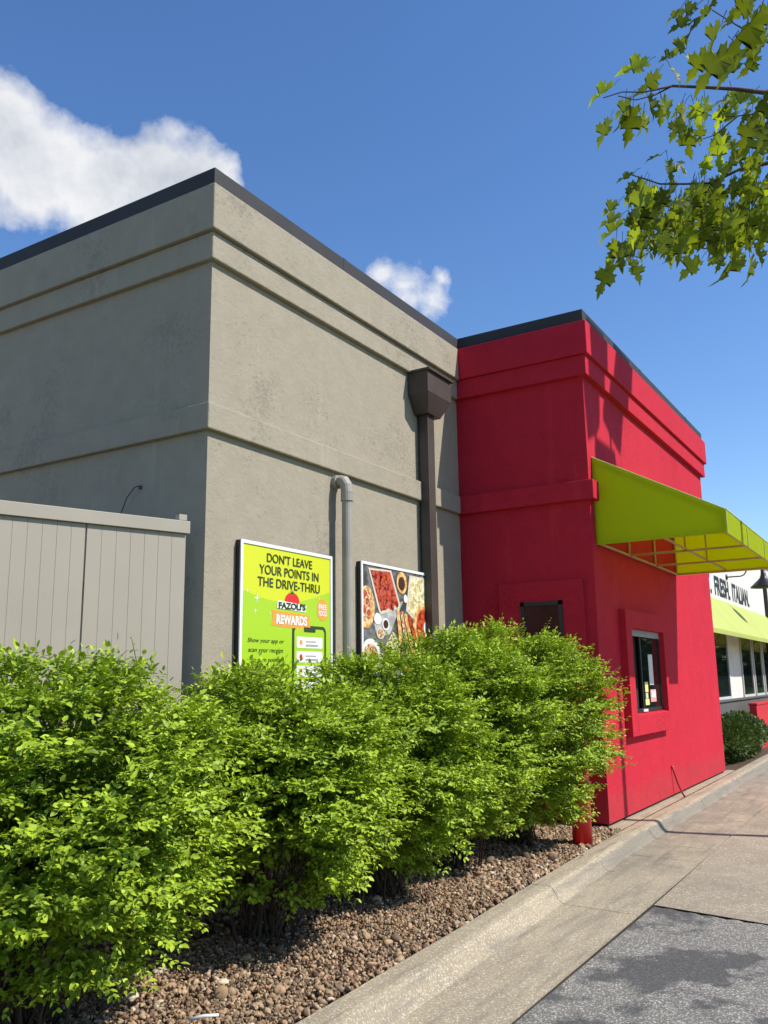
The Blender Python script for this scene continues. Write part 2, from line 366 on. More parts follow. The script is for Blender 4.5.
# paved strip between the kerb and the red wall, with a dry joint to the kerb
st = MB(); yy = [4.45, 6, 8, 10, 11.55]
st.add([(x, float(kerb_y(x))+.008, -.003) for x in yy]+[(x, -1.66, .004) for x in yy[::-1]], [tuple(range(10))]); struct(st.build('pavement_strip', 'kerb'))
_px = [-12, -3, -1.4, .5, 2.0, 3.6, 4.6]
struct(MB().add([(x, float(kerb_y(x))-.03, -.045) for x in _px]+[(4.66, .6, -.045), (-12, .6, -.045)], [tuple(range(9))]).build('planting_bed', 'dirt')); sheet('far_planting_bed', 11.0, -1.95, 40, .1, -.03, 'dirt')
sheet('yard', -60, .6, -.0, 40, -.12, 'yard')

# ------------------------------------------------------------------ gravel
def ico(sub):
    t = (1+5**.5)/2; v = np.array([(-1,t,0),(1,t,0),(-1,-t,0),(1,-t,0),(0,-1,t),(0,1,t),(0,-1,-t),(0,1,-t),(t,0,-1),(t,0,1),(-t,0,-1),(-t,0,1)], float); v /= np.linalg.norm(v[0])
    f = [(0,11,5),(0,5,1),(0,1,7),(0,7,10),(0,10,11),(1,5,9),(5,11,4),(11,10,2),(10,7,6),(7,1,8),(3,9,4),(3,4,2),(3,2,6),(3,6,8),(3,8,9),(4,9,5),(2,4,11),(6,2,10),(8,6,7),(9,8,1)]
    for _ in range(sub):
        v = list(map(tuple, v)); c = {}; nf = []
        def mid(a, b):
            k = (min(a,b), max(a,b))
            if k not in c:
                p = np.array(v[a])+np.array(v[b]); p /= np.linalg.norm(p); v.append(tuple(p)); c[k] = len(v)-1
            return c[k]
        for a, b, d in f:
            x, y, z = mid(a,b), mid(b,d), mid(d,a); nf += [(a,x,z),(b,y,x),(d,z,y),(x,y,z)]
        f = nf; v = np.array(v)
    return np.array(v), np.array(f)
def rot_rand(n, tilt=1.0):
    q = rng.normal(size=(n,4)); q[:,1:3] *= tilt; q /= np.linalg.norm(q, axis=1)[:,None]; w,x,y,z = q.T
    return np.stack([np.stack([1-2*(y*y+z*z),2*(x*y-z*w),2*(x*z+y*w)],1),np.stack([2*(x*y+z*w),1-2*(x*x+z*z),2*(y*z-x*w)],1),np.stack([2*(x*z-y*w),2*(y*z+x*w),1-2*(x*x+y*y)],1)],1)
def stones(n, xr, yfun, smin, smax, sub, zbase=-.03):
    bv, bf = ico(sub); nv = len(bv)
    x = rng.uniform(xr[0], xr[1], n); u = rng.uniform(0, 1, n); y0, y1 = yfun(x); y = y0+(y1-y0)*u
    s = smin+(smax-smin)*rng.beta(1.6, 2.6, n)
    sc = np.stack([s*rng.uniform(.8,1.35,n), s*rng.uniform(.7,1.1,n), s*rng.uniform(.45,.85,n)], 1)
    R = rot_rand(n, .45)
    V = np.repeat(bv[None], n, 0)
    k = rng.normal(size=(n,3,3))*1.4; ph = rng.uniform(0, 6.28, (n,1,3))
    V = V*(1+.38*np.sin(np.einsum('nij,nkj->nik', V, k)+ph).sum(2)/1.7)[:,:,None]
    V = np.einsum('nvj,nij->nvi', V*sc[:,None,:], R)
    z = zbase+s*.55+rng.uniform(0, .026, n)
    V += np.stack([x, y, z], 1)[:,None,:]
    F = (bf[None]+np.arange(n)[:,None,None]*nv).reshape(-1, 3)
    return V.reshape(-1, 3), F, np.repeat(rng.uniform(0, 1, n), nv)
def bed(x): return -1.75+0*x, kerb_y(x)+.03
parts = [stones(13500, (-3.2, 1.2), lambda x: (kerb_y(x)+.015, 0*x-.75), .010, .023, 1),
         stones(12500, (1.2, 4.62), lambda x: (kerb_y(x)+.02, 0*x-.6), .011, .025, 1),
         stones(6000, (-3.2, 1.2), lambda x: (kerb_y(x)+.02, 0*x-.75), .007, .015, 0, -.005),
         stones(2600, (-3.6, 4.6), lambda x: (0*x-.8, 0*x-.06), .012, .03, 0),
         stones(60, (-3.0, 4.4), lambda x: (kerb_y(x)+.05, 0*x-1.2), .026, .038, 1, -.01)]
V = []; F = []; T = []; off = 0
for v_, f_, t_ in parts: V.append(v_); F.append(f_+off); T.append(t_); off += len(v_)
gr = np_mesh('gravel', np.vstack(V), np.vstack(F), 'gravel', None, np.hstack(T), True)
tag(gr, 'reddish brown river gravel filling the bed between the shrubs and the kerb', 'gravel', None, 'stuff')
def big_stone(px, py, s, label):
    d = ray(px, py); p = CAM+d*((.02-CAM[2])/d[2]); v, f = ico(2)
    v = v*(1+.08*np.sin(v@rng.normal(size=(3,3))*2).sum(1))[:,None]*np.array([s*1.2, s*.9, s*.6])
    o = np_mesh('stone', v, f, 'paleStone', None, None, True); o.location = (p[0], p[1], .015); o.rotation_euler = (0,0,random.uniform(0,3))
    tag(o, label, 'stone')
big_stone(132, 995, .038, 'large pale cream stone on the gravel, the one nearest the bottom left corner')
big_stone(159, 971, .034, 'pale cream stone on the gravel beside the lowest leaves of the nearest shrub')
big_stone(224, 981, .028, 'off-white rounded stone on the open gravel, right of the two cream stones')
d = ray(188, 1020); p = CAM+d*((.03-CAM[2])/d[2]); d2 = ray(219, 1015); p2 = CAM+d2*((.045-CAM[2])/d2[2])
sk = MB().tube([p, (p+p2)/2+np.array([0,0,.006]), p2], [.008,.009,.007], 8).build('wood_stick', 'paper', None, True); tag(sk, 'short pale broken stick lying on the gravel at the bottom edge', 'stick')
d = ray(213, 996); a = CAM+d*((.03-CAM[2])/d[2]); d = ray(262, 975); b = CAM+d*((.04-CAM[2])/d[2])
tw = MB().tube([a, (a+b)/2+np.array([0,.02,.012]), b], [.003,.004,.002], 6).build('dry_twig', 'twig', None, True); tag(tw, 'thin curved dry twig lying across the sunlit gravel', 'twig')

# ------------------------------------------------------------------ restaurant
B = empty('restaurant', (0,0,-.02), 'single-storey restaurant with grey stucco end, red drive-thru block and pale dining wing', 'building')
def part(mb, name, mats, **k):
    o = mb.build(name, mats, None, **k); return keep(o, B)
def sub(mb, name, mats, par, **k):           # sub-part of a part already under B
    o = mb.build(name, mats, None, **k); o.parent = par; return o
Q, W_, CO = .100, .055, .085
gw = MB().box(0,0,-.06, L1+1.2, 9, ZC-.004)
part(gw, 'grey_wall', 'gray')
xe_ = L1-.068
gb = MB().box(-Q,-Q,Z1,xe_,9,ZC-.002).box(-W_,-W_,Z2,xe_,9,Z1-.001); part(gb, 'cornice', 'gray', bevel=.012)
mb_ = MB().box(-W_,-W_,ZA,xe_,9,ZB); part(mb_, 'string_course', 'gray', bevel=.012)
q, w, c = .11, .07, .065
rw = MB().box(L1,-D,.035,L2,6.5,ZC-.008); rwo = rw.build('red_wall', 'red', None)
_cut = MB().box(5.70,-D-.5,1.165,7.22,-D+.16,2.225).build('cut', 'red', None)
_bm = rwo.modifiers.new('b', 'BOOLEAN'); _bm.object = _cut; _bm.solver = 'EXACT'; bpy.context.view_layer.update()
_me = bpy.data.meshes.new_from_object(rwo.evaluated_get(bpy.context.evaluated_depsgraph_get())); rwo.modifiers.clear(); rwo.data = _me
bpy.data.objects.remove(_cut); keep(rwo, B); _bv = rwo.modifiers.new('bevel', 'BEVEL'); _bv.width = .008; _bv.segments = 2; _bv.limit_method = 'ANGLE'
rb = MB().box(L1-q,-D-q,Z1+.003,L2+q,6.6,ZC-.006).box(L1-w,-D-w,Z2+.003,L2+w,6.6,Z1+.002); part(rb, 'cornice', 'red', bevel=.008)
part(MB().box(L1-w,-D-w,ZA-.003,L1+.16,.3,ZB-.003), 'string_course', 'red', bevel=.008)
part(MB().box(L1+.03,-D+.03,-.1,L2-.03,6,.034), 'shadow_gap_base', 'seam')  # recessed base, coloured near-black to paint the shadow gap under the stucco
# coping with folded joints
cp = MB(); 
cp.box(-CO,-CO,ZC,L1-.067,9.1,ZT)
for y in (3.0, 6.1): cp.box(-CO-.004,y,ZC-.003,-CO+.02,y+.05,ZT+.004)
for x in (1.9,): cp.box(x,-CO-.004,ZC-.003,x+.05,-CO+.02,ZT+.004)
cp.box(-CO+.015,-CO+.015,ZC-.022,L1-.067,9,ZC-.001)
part(cp, 'coping', 'coping', bevel=.004)
rc = MB().box(L1-c,-D-c,ZC+.004,L2+c,6.7,ZT+.006).box(L1-c+.012,-D-c+.012,ZC-.018,L2+c-.012,6.6,ZC+.003)
for x in (7.1, 9.9): rc.box(x,-D-c-.004,ZC,x+.05,-D-c+.02,ZT+.010)
part(rc, 'coping', 'coping', bevel=.004)
# conductor head and downspout
hx0, hx1 = 3.34, 3.97; yd = .30
hd = MB(); prof = [(-.01,5.21),(-yd,5.21),(-yd,4.95),(-.17,4.66),(-.01,4.66)]
def taper(mb, levels, mi=0):                 # levels: (z, x0, x1, y0)
    vs = []
    for z, a, b_, y0 in levels: vs += [(a,-.005,z),(a,y0,z),(b_,y0,z),(b_,-.005,z)]
    fs = [(4*i+k,4*i+(k+1)%4,4*i+4+(k+1)%4,4*i+4+k) for i in range(len(levels)-1) for k in range(4)]+[(3,2,1,0),tuple(4*(len(levels)-1)+k for k in range(4))]
    return mb.add(vs, fs, mi)
taper(hd, [(4.73,3.50,3.82,-.19),(4.95,hx0+.02,hx1-.02,-yd+.02),(5.21,hx0+.02,hx1-.02,-yd+.02)])
hd.box(hx0,-yd-.012,5.205,hx1,-.002,5.235)
dsp = MB().box(3.56,-.155,1.4,3.72,-.035,4.73).box(3.56,-.155,-.02,3.72,-.035,1.398)
for z in (1.9, 1.2): dsp.box(3.53,-.165,z,3.75,-.03,z+.04)
ds = part(dsp, 'downspout', 'brown', bevel=.006)
o = hd.build('conductor_head', 'brown', None, bevel=.005); o.parent = ds
# vent pipe with its elbow into the wall
vp = MB(); vx = 1.845
vp.tube([(vx,-.15,-.03),(vx,-.15,3.46),(vx,-.145,3.53),(vx,-.12,3.575),(vx,-.08,3.59),(vx,-.0,3.59)], .052, 16)
vp.tube([(vx,-.15,3.38),(vx,-.15,3.46)], .063, 16); vp.tube([(vx,-.15,3.46),(vx,-.143,3.54),(vx,-.115,3.585),(vx,-.07,3.597)], [.060,.062,.062,.060], 16)
vp.tube([(vx,-.05,3.59),(vx,.0,3.59)], .07, 16)
part(vp, 'vent_pipe', 'pipe', smooth=False)
# cable stub over the side wall
cb = MB().tube([(-.006,.77,3.30),(-.035,.775,3.305),(-.05,.80,3.29),(-.055,.88,3.21),(-.05,.95,3.08),(-.04,1.0,2.8),(-.02,1.0,1.0)], .005, 8).box(-.015,.755,3.285,.0,.785,3.315)
part(cb, 'cable', 'soil_pipe', smooth=True)
# side window on the shaded face of the red block
sw = MB(); x = L1
sw.box(x-.05,-1.58,1.0,x+.01,-.52,2.76); sr = part(sw, 'window_surround', 'red', bevel=.006)
wf = MB()
for (a,b_,c0,c1) in ((-1.33,-1.28,1.25,2.52),(-.85,-.80,1.25,2.52),(-1.33,-.80,2.47,2.52),(-1.33,-.80,1.25,1.30)): wf.box(x-.062,a+.001,c0+.001,x-.03,b_,c1)
wo = part(wf, 'window', 'black'); sub(MB().box(x-.054,-1.285,1.30,x-.04,-.845,2.472), 'pane', 'panelwood', wo)
# drive-thru window
wx0, wx1, wz0, wz1 = 5.46, 7.34, .92, 2.45; ox0, ox1, oz0, oz1 = 5.70, 7.22, 1.165, 2.225; yp = -D-.09
su = MB().box(wx0,yp,wz0,ox0,-D+.01,wz1).box(ox1,yp,wz0,wx1,-D+.01,wz1).box(ox0,yp,oz1,ox1,-D+.01,wz1)
su.add([(ox0,yp,wz0),(ox1,yp,wz0),(ox1,yp,oz0),(ox0,yp,oz0),(ox0,-D+.02,oz0+.02),(ox1,-D+.02,oz0+.02),(ox0,-D-.004,wz0),(ox1,-D-.004,wz0)], [(0,1,2,3),(3,2,5,4),(0,6,7,1)])
part(su, 'window_surround', 'red', bevel=.006)
wi = MB()
yf = -D+.012
for a,b_,c0,c1 in ((ox0+.002,ox0+.045,oz0+.02,oz1-.085),(ox1-.05,ox1-.002,oz0+.02,oz1-.085),(ox0+.002,ox1-.002,oz0+.02,oz0+.065),(6.26,6.30,oz0+.06,oz1-.085)): wi.box(a,yf-.028,c0+.001,b_,yf,c1)
dw = part(wi, 'drive_thru_window', 'black')
sub(MB().box(ox0+.002,yf-.034,oz1-.085,ox1-.002,yf,oz1-.002), 'shutter_box', 'header', dw)
sub(MB().box(ox0+.001,yf+.03,oz0+.001,ox1-.001,yf+.055,oz1-.001), 'unlit_backing', 'interior', dw)  # near-black plate paints the darkness of the unlit room behind
sub(MB().box(6.298,yf-.014,oz0+.06,ox1-.05,yf-.006,oz1-.087), 'pane', 'glass', dw)
for nme, a, b_, c0, c1, mt in (('notice',6.66,6.86,1.52,1.92,'paper'),('notice',6.66,6.93,1.30,1.46,'paper_red'),('notice',6.69,6.90,1.355,1.44,'paper'),('sticker',6.42,6.56,1.43,1.56,'paper_yellow'),('sticker',6.43,6.54,1.345,1.42,'paper_green'),('sticker',6.40,6.58,1.265,1.34,'paper_yellow')):
    dy = .004 if (mt == 'paper' and b_ == 6.90) else 0
    sub(MB().box(a,yf-.018-dy,c0,b_,yf-.0145-dy,c1), nme, mt, dw)
sub(MB().box(6.18,yf-.05,oz0+.024,6.38,yf-.03,oz0+.055), 'counter_bell', 'paper', dw)
# conduit stub at the foot of the red wall
part(MB().tube([(7.46,-D-.015,.42),(7.47,-D-.03,.34),(7.50,-D-.06,.20),(7.56,-D-.10,.05),(7.60,-D-.13,-.01)], .014, 8).tube([(7.46,-D-.001,.40),(7.46,-D-.03,.40)], .022, 8), 'conduit', 'conduit', smooth=True)

# awning over the drive-thru window
ax0, ax1, yo, zb, zf, zw = 4.78, 8.62, -3.19, 3.16, 3.42, 4.23
y0 = -D-.004
aw = MB()
def cloth_panel(mb, P0, P1, P2, P3, nu, nv, sag=0.0, mi=0):
    P0, P1, P2, P3 = map(np.array, (P0, P1, P2, P3)); nrm = np.cross(P1-P0, P3-P0); nrm = nrm/np.linalg.norm(nrm)
    vs = []
    for j in range(nv+1):
        for i in range(nu+1):
            u, v = i/nu, j/nv; p = (P0*(1-u)+P1*u)*(1-v)+(P3*(1-u)+P2*u)*v
            s = sag*abs(math.sin(math.pi*u*3))*math.sin(math.pi*v); vs.append(p-nrm*s)
    return mb.add(vs, [(j*(nu+1)+i, j*(nu+1)+i+1, (j+1)*(nu+1)+i+1, (j+1)*(nu+1)+i) for j in range(nv) for i in range(nu)], mi)
cloth_panel(aw, (ax0,y0,zw), (ax1,y0,zw), (ax1,yo,zf), (ax0,yo,zf), 36, 10, .012)
cloth_panel(aw, (ax0,yo,zf), (ax1,yo,zf), (ax1,yo+.004,zb), (ax0,yo+.004,zb), 24, 3, .003)
for xx in (ax0, ax1): cloth_panel(aw, (xx,y0,zb), (xx,yo,zb), (xx,yo,zf), (xx,y0,zw), 8, 8, .004)
ao = part(aw, 'awning', 'lime')
sm = ao.modifiers.new('s', 'SOLIDIFY'); sm.thickness = .003
hem = MB()
for xx in (ax0-.004, ax1+.004):
    hem.bar((xx,y0,zw),(xx,yo,zf),.009); hem.bar((xx,yo,zf),(xx,yo,zb),.006)
hem.bar((ax0,yo-.004,zf),(ax1,yo-.004,zf),.007)
for xx in (6.06, 7.34): hem.bar((xx,yo-.004,zf),(xx,yo-.004,zb),.008)
h_ = hem.build('piping', 'lime2'); h_.parent = ao
fr = []
for xx in (ax0+.035, 6.06, 7.34, ax1-.035):
    t = MB(); r_ = .016
    t.bar((xx,y0-.02,zb+.02),(xx,yo+.03,zb+.02),r_); t.bar((xx,y0-.02,zw-.05),(xx,yo+.03,zf-.03),r_); t.bar((xx,yo+.03,zb+.02),(xx,yo+.03,zf-.03),r_)
    t.bar((xx,y0-.02,zb+.02),(xx,y0-.02,zw-.05),r_)
    if 5 < xx < 8: t.bar((xx,-2.45,zb+.02),(xx,-2.45,3.78),r_*.8)
    fr.append(t)
for t in fr: o = t.build('truss', 'bar'); o.parent = ao
for (yy_, zz) in ((y0-.02,zb+.02),(yo+.03,zb+.02),(yo+.03,zf-.03),(-2.45,zb+.045),(-2.45,3.78),(y0-.03,zw-.08)):
    o = MB().bar((ax0+.035,yy_,zz),(ax1-.035,yy_,zz),.016).build('rail', 'bar'); o.parent = ao

# dining wing beyond the red block
YW = -.9
part(MB().box(L2-.3,YW,1.12,32,6,5.0), 'dining_wall', 'white_stucco')
part(MB().box(L2-.3,YW-.05,-.06,32,5.9,1.08), 'dining_base', 'base_gray'); part(MB().box(L2-.2,YW-.085,1.075,32.01,5.8,1.118), 'dining_sill', 'base_gray')
part(MB().box(L2-.2,YW-.062,.72,32,YW-.045,.745), 'groove', 'seam')
part(MB().box(L2-.3,YW-.12,5.002,32.1,6.1,5.12), 'dining_coping', 'coping')
for a, b_ in ((12.0,13.9),(14.2,16.55),(18.2,19.75),(20.02,21.35),(21.62,23.0),(23.27,24.6),(26.2,28.4)):
    f_ = MB()
    for (p0,p1,z0,z1) in ((a,a+.06,1.12,3.0),(b_-.06,b_,1.12,3.0),(a+.06,b_-.06,1.12,1.18),(a+.06,b_-.06,2.94,3.0)): f_.box(p0,YW-.035,z0+.001,p1,YW-.004,z1)
    wnd = part(f_, 'dining_window', 'black' if a > 100 else 'blind'); sub(MB().box(a+.06,YW-.016,1.18,b_-.06,YW-.008,2.94), 'pane', 'glass', wnd)
for body, a, b_ in (('FAST.', 13.55, 15.45), ('FRESH.', 15.78, 17.62), ('ITALIAN.', 17.92, 20.3)):
    vs, fs = text_mesh(body, b_-a, .46, a, 3.47, YW-.006, bold=.035); part(MB().add(vs, fs), 'sign_lettering', 'black')
da = MB(); cloth_panel(da, (11.3,YW-.005,3.38),(30,YW-.005,3.38),(30,-1.62,2.50),(11.3,-1.62,2.50),60,6,.02); cloth_panel(da, (11.3,-1.62,2.50),(30,-1.62,2.50),(30,-1.615,2.42),(11.3,-1.615,2.42),60,2,.002)
for xx in (11.3,30): da.add([(xx,YW-.005,2.42),(xx,-1.615,2.42),(xx,-1.62,2.50),(xx,YW-.005,3.38)], [(0,1,2,3)])
da_ = part(da, 'dining_awning', 'lime2'); s_ = da_.modifiers.new('s','SOLIDIFY'); s_.thickness = .004
for xx in np.arange(13.0, 30, 1.35): o = MB().bar((xx,YW-.02,3.30),(xx,-1.58,2.45),.014).build('rib', 'bar'); o.parent = da_
def goose(x0):
    lm = MB().tube([(x0,YW-.001,4.02),(x0,YW-.03,4.02)], .07, 14)
    lm.tube([(x0,YW-.02,4.02),(x0,YW-.34,4.02),(x0,YW-.42,4.05),(x0,YW-.47,4.12),(x0,YW-.49,4.24),(x0,YW-.55,4.33),(x0,YW-.66,4.36),(x0,YW-.78,4.32),(x0,YW-.84,4.22),(x0,YW-.85,4.1)], .016, 8)
    l_ = part(lm, 'wall_lamp', 'black', smooth=True)
    sh = MB().lathe([(.05,4.14),(.06,4.02),(.09,3.94),(.15,3.88),(.29,3.75),(.32,3.71),(.30,3.715),(.13,3.84),(.05,3.9)], (x0,YW-.85,0), 24)
    o = sh.build('lamp_shade', 'black', None, True); o.parent = l_
goose(17.3); goose(26.0)
part(MB().box(23.0,YW-.10,2.0,23.12,YW-.001,5.0), 'rain_pipe', 'black')
# low red wall by the dining entrance
o = MB().box(16.95,-1.38,-.05,21,-1.22,.96).box(16.93,-1.40,.961,21.02,-1.20,1.01).build('low_wall', 'redpaint', None, bevel=.01); tag(o, 'low red wall beyond the dark evergreen bush at the right edge', 'wall')

# ------------------------------------------------------------------ gate fence on the left
Fe = np.array([-.18, .02]); fd = np.array([-1.475, .518]); fd /= np.linalg.norm(fd)
FE = empty('enclosure_fence', (Fe[0], Fe[1], -.05), 'tall taupe board fence panel with cap rail beside the grey wall', 'fence')
FE.rotation_euler = (0, 0, math.atan2(fd[1], fd[0]))     # local +x runs left along the fence, local +y faces the camera side
def fence_part(mb, name, mat, **k): o = mb.build(name, mat, None, **k); o.parent = FE; return o
H = 3.0
def boards(x0, x1):
    m_ = MB(); n_ = int(round((x1-x0)/.105)); w_ = (x1-x0)/n_
    for i in range(n_):
        a = x0+i*w_; m_.box(a+.0013,-.02,.08,a+w_-.0013,.022,H-.17)
    m_.box(x0,-.012,.08,x1,.0198,H-.18); return m_
fence_part(boards(.03, .815), 'fence_panel', 'vinyl'); fence_part(boards(.827, 3.2), 'fence_panel', 'vinyl')
fence_part(boards(3.26, 5.3), 'fence_panel', 'vinyl')
fence_part(MB().box(-.0,-.045,H-.168,5.35,.05,H-.068), 'cap_rail', 'vinyl', bevel=.004)
fence_part(MB().box(.0,-.05,.0,.10,-.024,H-.17).box(.02,-.04,H-.062,.09,.03,H-.015), 'fence_post', 'vinyl', bevel=.004)
fence_part(MB().box(3.205,-.045,0,3.255,.03,H-.17), 'fence_post', 'vinyl', bevel=.004)
fence_part(MB().box(0.03,-.08,.5,5.3,-.0205,.6).box(0.03,-.08,2.3,5.3,-.0205,2.4), 'fence_rail', 'vinyl')

# ------------------------------------------------------------------ bollard
bo = empty('bollard', (3.585,-1.775,-.04), 'round red safety bollard standing in gravel at the corner of the red wall', 'bollard')
MB().lathe([(.098,0),(.098,1.02),(.094,1.05),(.075,1.085),(.04,1.10),(.0001,1.105)], (0,0,0), 28).build('post', 'bollard', bo, True)

# ------------------------------------------------------------------ tall twin light (its shadow crosses the red wall)
KP = 4.6
def onwall(X, z): return (X+.28*KP, -1.83-KP, z+1.115*KP)
LP = empty('parking_light', (5.30+.28*KP, -1.83-KP, -.13), 'tall twin-headed parking lot light just right of the view', 'light pole')
def lp(mb, name, mat='stake', **k): return keep(mb.build(name, mat, None, **k), LP)
top = onwall(5.3, 4.40)
lp(MB().tube([(top[0],top[1],-.13),(top[0],top[1],top[2]+.05)], [.072,.062], 12), 'pole', smooth=True)
def head(pts, name):
    w_ = [onwall(X, z) for X, z in pts]; lp(MB().prism([(a, b_) for a, _, b_ in w_], 1, w_[0][1]-.07, w_[0][1]+.07), name, bevel=.01)
head([(4.96,4.2),(5.86,4.25),(5.80,4.58),(5.0,4.60)], 'crossarm_box')
head([(4.72,6.0),(5.41,5.98),(5.25,4.92),(5.12,4.78),(4.75,4.62),(4.70,5.3)], 'floodlight')
head([(5.85,6.05),(6.57,5.98),(6.33,5.3),(6.09,4.72),(5.74,4.86),(5.40,5.05)], 'floodlight')
for X in (5.04, 5.66): 
    a = onwall(X, 4.6); b_ = onwall(X, 5.0); lp(MB().bar(a, b_, .035), 'bracket')

# ------------------------------------------------------------------ wall signs
SY = -.012
def sign_base(x0, x1, z0, z1, label, name):
    E_ = empty(name, ((x0+x1)/2, 0, z0), label, 'sign')
    t = .03; y1 = -.062
    fr_ = MB().box(x0,y1-.004,z0,x0+t,y1+.008,z1).box(x1-t,y1-.004,z0,x1,y1+.008,z1).box(x0+t,y1-.004,z1-t,x1-t,y1+.008,z1).box(x0+t,y1-.004,z0,x1-t,y1+.008,z0+t)
    keep(fr_.build('frame', 'white', None), E_)
    cs = MB().box(x0+.004,y1+.009,z0+.004,x1-.004,-.004,z1-.004); keep(cs.build('case', 'black', None), E_)
    return E_, y1+.006
# poster one
x0, x1, zt, z0 = .37, 1.71, 2.815, 1.02
E1, py = sign_base(x0, x1, z0, zt, 'lime green rewards poster in a white frame on the grey wall', 'poster_sign')
ux = lambda u: x0+.03+u*(x1-x0-.06); zo = lambda o_: zt-.03-o_
PW = x1-x0-.06
pn = MB(); lay = py-.001
bz = [(ux(0), z0+.03), (ux(1), z0+.03), (ux(1), zo(0)), (ux(0), zo(0))]
def flat(mb, pts, y, mi): mb.add([(a, y, b_) for a, b_ in pts], [tuple(range(len(pts)))], mi)
flat(pn, bz, lay, 0)
cur = [(ux(i/16), zo(.40+.09*math.sin(i/16*math.pi*1.1)-.05*(i/16))) for i in range(17)]
flat(pn, [(ux(0), z0+.03), (ux(1), z0+.03)]+cur[::-1], lay-.002, 1)
keep(pn.build('panel', ['p_lime', 'p_green'], None), E1)
for body, u0, u1, o_, h in (("DON'T LEAVE", .25, .77, .130, .088), ("YOUR POINTS IN", .17, .85, .240, .088), ("THE DRIVE-THRU", .155, .865, .350, .088)):
    vs, fs = text_mesh(body, (u1-u0)*PW, h-.006, ux(u0), zo(o_), lay-.004, bold=.010); keep(MB().add(vs, fs).build('lettering', 'p_dark', None), E1)
for k_, (body, wdt) in enumerate((("Show your app or", .385), ("scan your receipt", .37), ("to earn points", .30), ("toward free food.", .36))):
    vs, fs = text_mesh(body, wdt*PW, .048, ux(.06+(.385-wdt)/2), zo(.845+.082*k_), lay-.004, bold=.006, shear=.25); keep(MB().add(vs, fs).build('lettering', 'p_dark', None), E1)
em = MB()
def disc(mb, cx, cz, rx, rz, y, mi, n_=28): flat(mb, [(cx+rx*math.cos(2*math.pi*i/n_), cz+rz*math.sin(2*math.pi*i/n_)) for i in range(n_)], y, mi)
cx_ = ux(.535)
disc(em, cx_, zo(.450), .105, .078, lay-.004, 0)
for a in (-50, -20, 15, 45, 80, 110, 150): 
    t = math.radians(a+90-30); flat(em, [(cx_-.012, zo(.385)), (cx_+.012, zo(.385)), (cx_+.05*math.cos(t), zo(.385)+.04*math.sin(t))], lay-.006, 1)
keep(em.build('tomato_emblem', ['p_red', 'p_leaf', 'p_dark', 'p_white', 'p_orange'], None), E1); em = MB()
flat(em, [(ux(.37), zo(.455)), (ux(.70), zo(.475)), (ux(.69), zo(.54)), (ux(.36), zo(.525))], lay-.006, 3)
vs, fs = text_mesh("FAZOLI'S", .31*PW, .062, ux(.378), zo(.528), lay-.008, bold=.05); em.add(vs, fs, 2)
keep(em.build('name_plate', ['p_red', 'p_leaf', 'p_dark', 'p_white', 'p_orange'], None), E1); em = MB()
flat(em, [(ux(.31), zo(.545)), (ux(.745), zo(.565)), (ux(.735), zo(.60)), (ux(.755), zo(.70)), (ux(.30), zo(.68)), (ux(.32), zo(.62))], lay-.004, 4)
vs, fs = text_mesh("REWARDS", .35*PW, .085, ux(.355), zo(.665), lay-.007, bold=.035); em.add(vs, fs, 3)
keep(em.build('ribbon', ['p_red', 'p_leaf', 'p_dark', 'p_white', 'p_orange'], None), E1); em = MB()
bx = ux(.90); flat(em, [(bx+(.098 if i % 2 else .088)*math.cos(math.pi*i/16)*(.94), zo(.50)+(.112 if i % 2 else .10)*math.sin(math.pi*i/16)) for i in range(32)], lay-.004, 4)
vs, fs = text_mesh("FREE", .13, .05, bx-.065, zo(.50), lay-.006, bold=.02); em.add(vs, fs, 3); vs, fs = text_mesh("FOOD", .13, .05, bx-.065, zo(.56), lay-.006, bold=.02); em.add(vs, fs, 3)
keep(em.build('badge', ['p_red', 'p_leaf', 'p_dark', 'p_white', 'p_orange'], None), E1)
for (u, o_, s) in ((.15, .455, .055), (.135, .565, .036), (.05, .40, .03), (.29, .575, .02), (.86, .40, .02)):
    pts = []
    for i in range(8):
        rr = s if i % 2 == 0 else s*.16; pts.append((ux(u)+rr*.8*math.cos(math.pi*i/4), zo(o_)+rr*math.sin(math.pi*i/4)))
    em = MB(); flat(em, pts, lay-.004, 0); keep(em.build('sparkle', 'p_white', None), E1)
ph = MB()
def rrect(mb, a, b_, c0, c1, r_, y, mi):
    pts = []
    for (cx, cz, s0) in ((b_-r_, c1-r_, 0), (a+r_, c1-r_, 90), (a+r_, c0+r_, 180), (b_-r_, c0+r_, 270)):
        for i in range(7): t = math.radians(s0+15*i); pts.append((cx+r_*math.cos(t), cz+r_*math.sin(t)))
    flat(mb, pts, y, mi)
pz0 = z0+.05
rrect(ph, ux(.535), ux(.945), pz0, zo(.66), .055, lay-.003, 0); rrect(ph, ux(.56), ux(.92), pz0+.03, zo(.69), .04, lay-.005, 1)
rrect(ph, ux(.67), ux(.81), zo(.72), zo(.675), .012, lay-.007, 0)
for i, o_ in enumerate((.765, .895, 1.025, 1.155)):
    rrect(ph, ux(.585), ux(.895), zo(o_+.10), zo(o_), .015, lay-.007, 2)
    disc(ph, ux(.635), zo(o_+.05), .022, .024, lay-.009, (3, 4, 5, 3)[i])
    for k_, (wd_, hh) in enumerate(((.16, .012), (.19, .020))):
        flat(ph, [(ux(.69), zo(o_+.035+.03*k_+hh)), (ux(.69)+wd_, zo(o_+.035+.03*k_+hh)), (ux(.69)+wd_, zo(o_+.035+.03*k_)), (ux(.69), zo(o_+.035+.03*k_))], lay-.009, 6)
keep(ph.build('phone_picture', ['p_dark', 'p_green', 'p_white', 'p_orange', 'p_red', 'p_brown', 'p_grey'], None), E1)
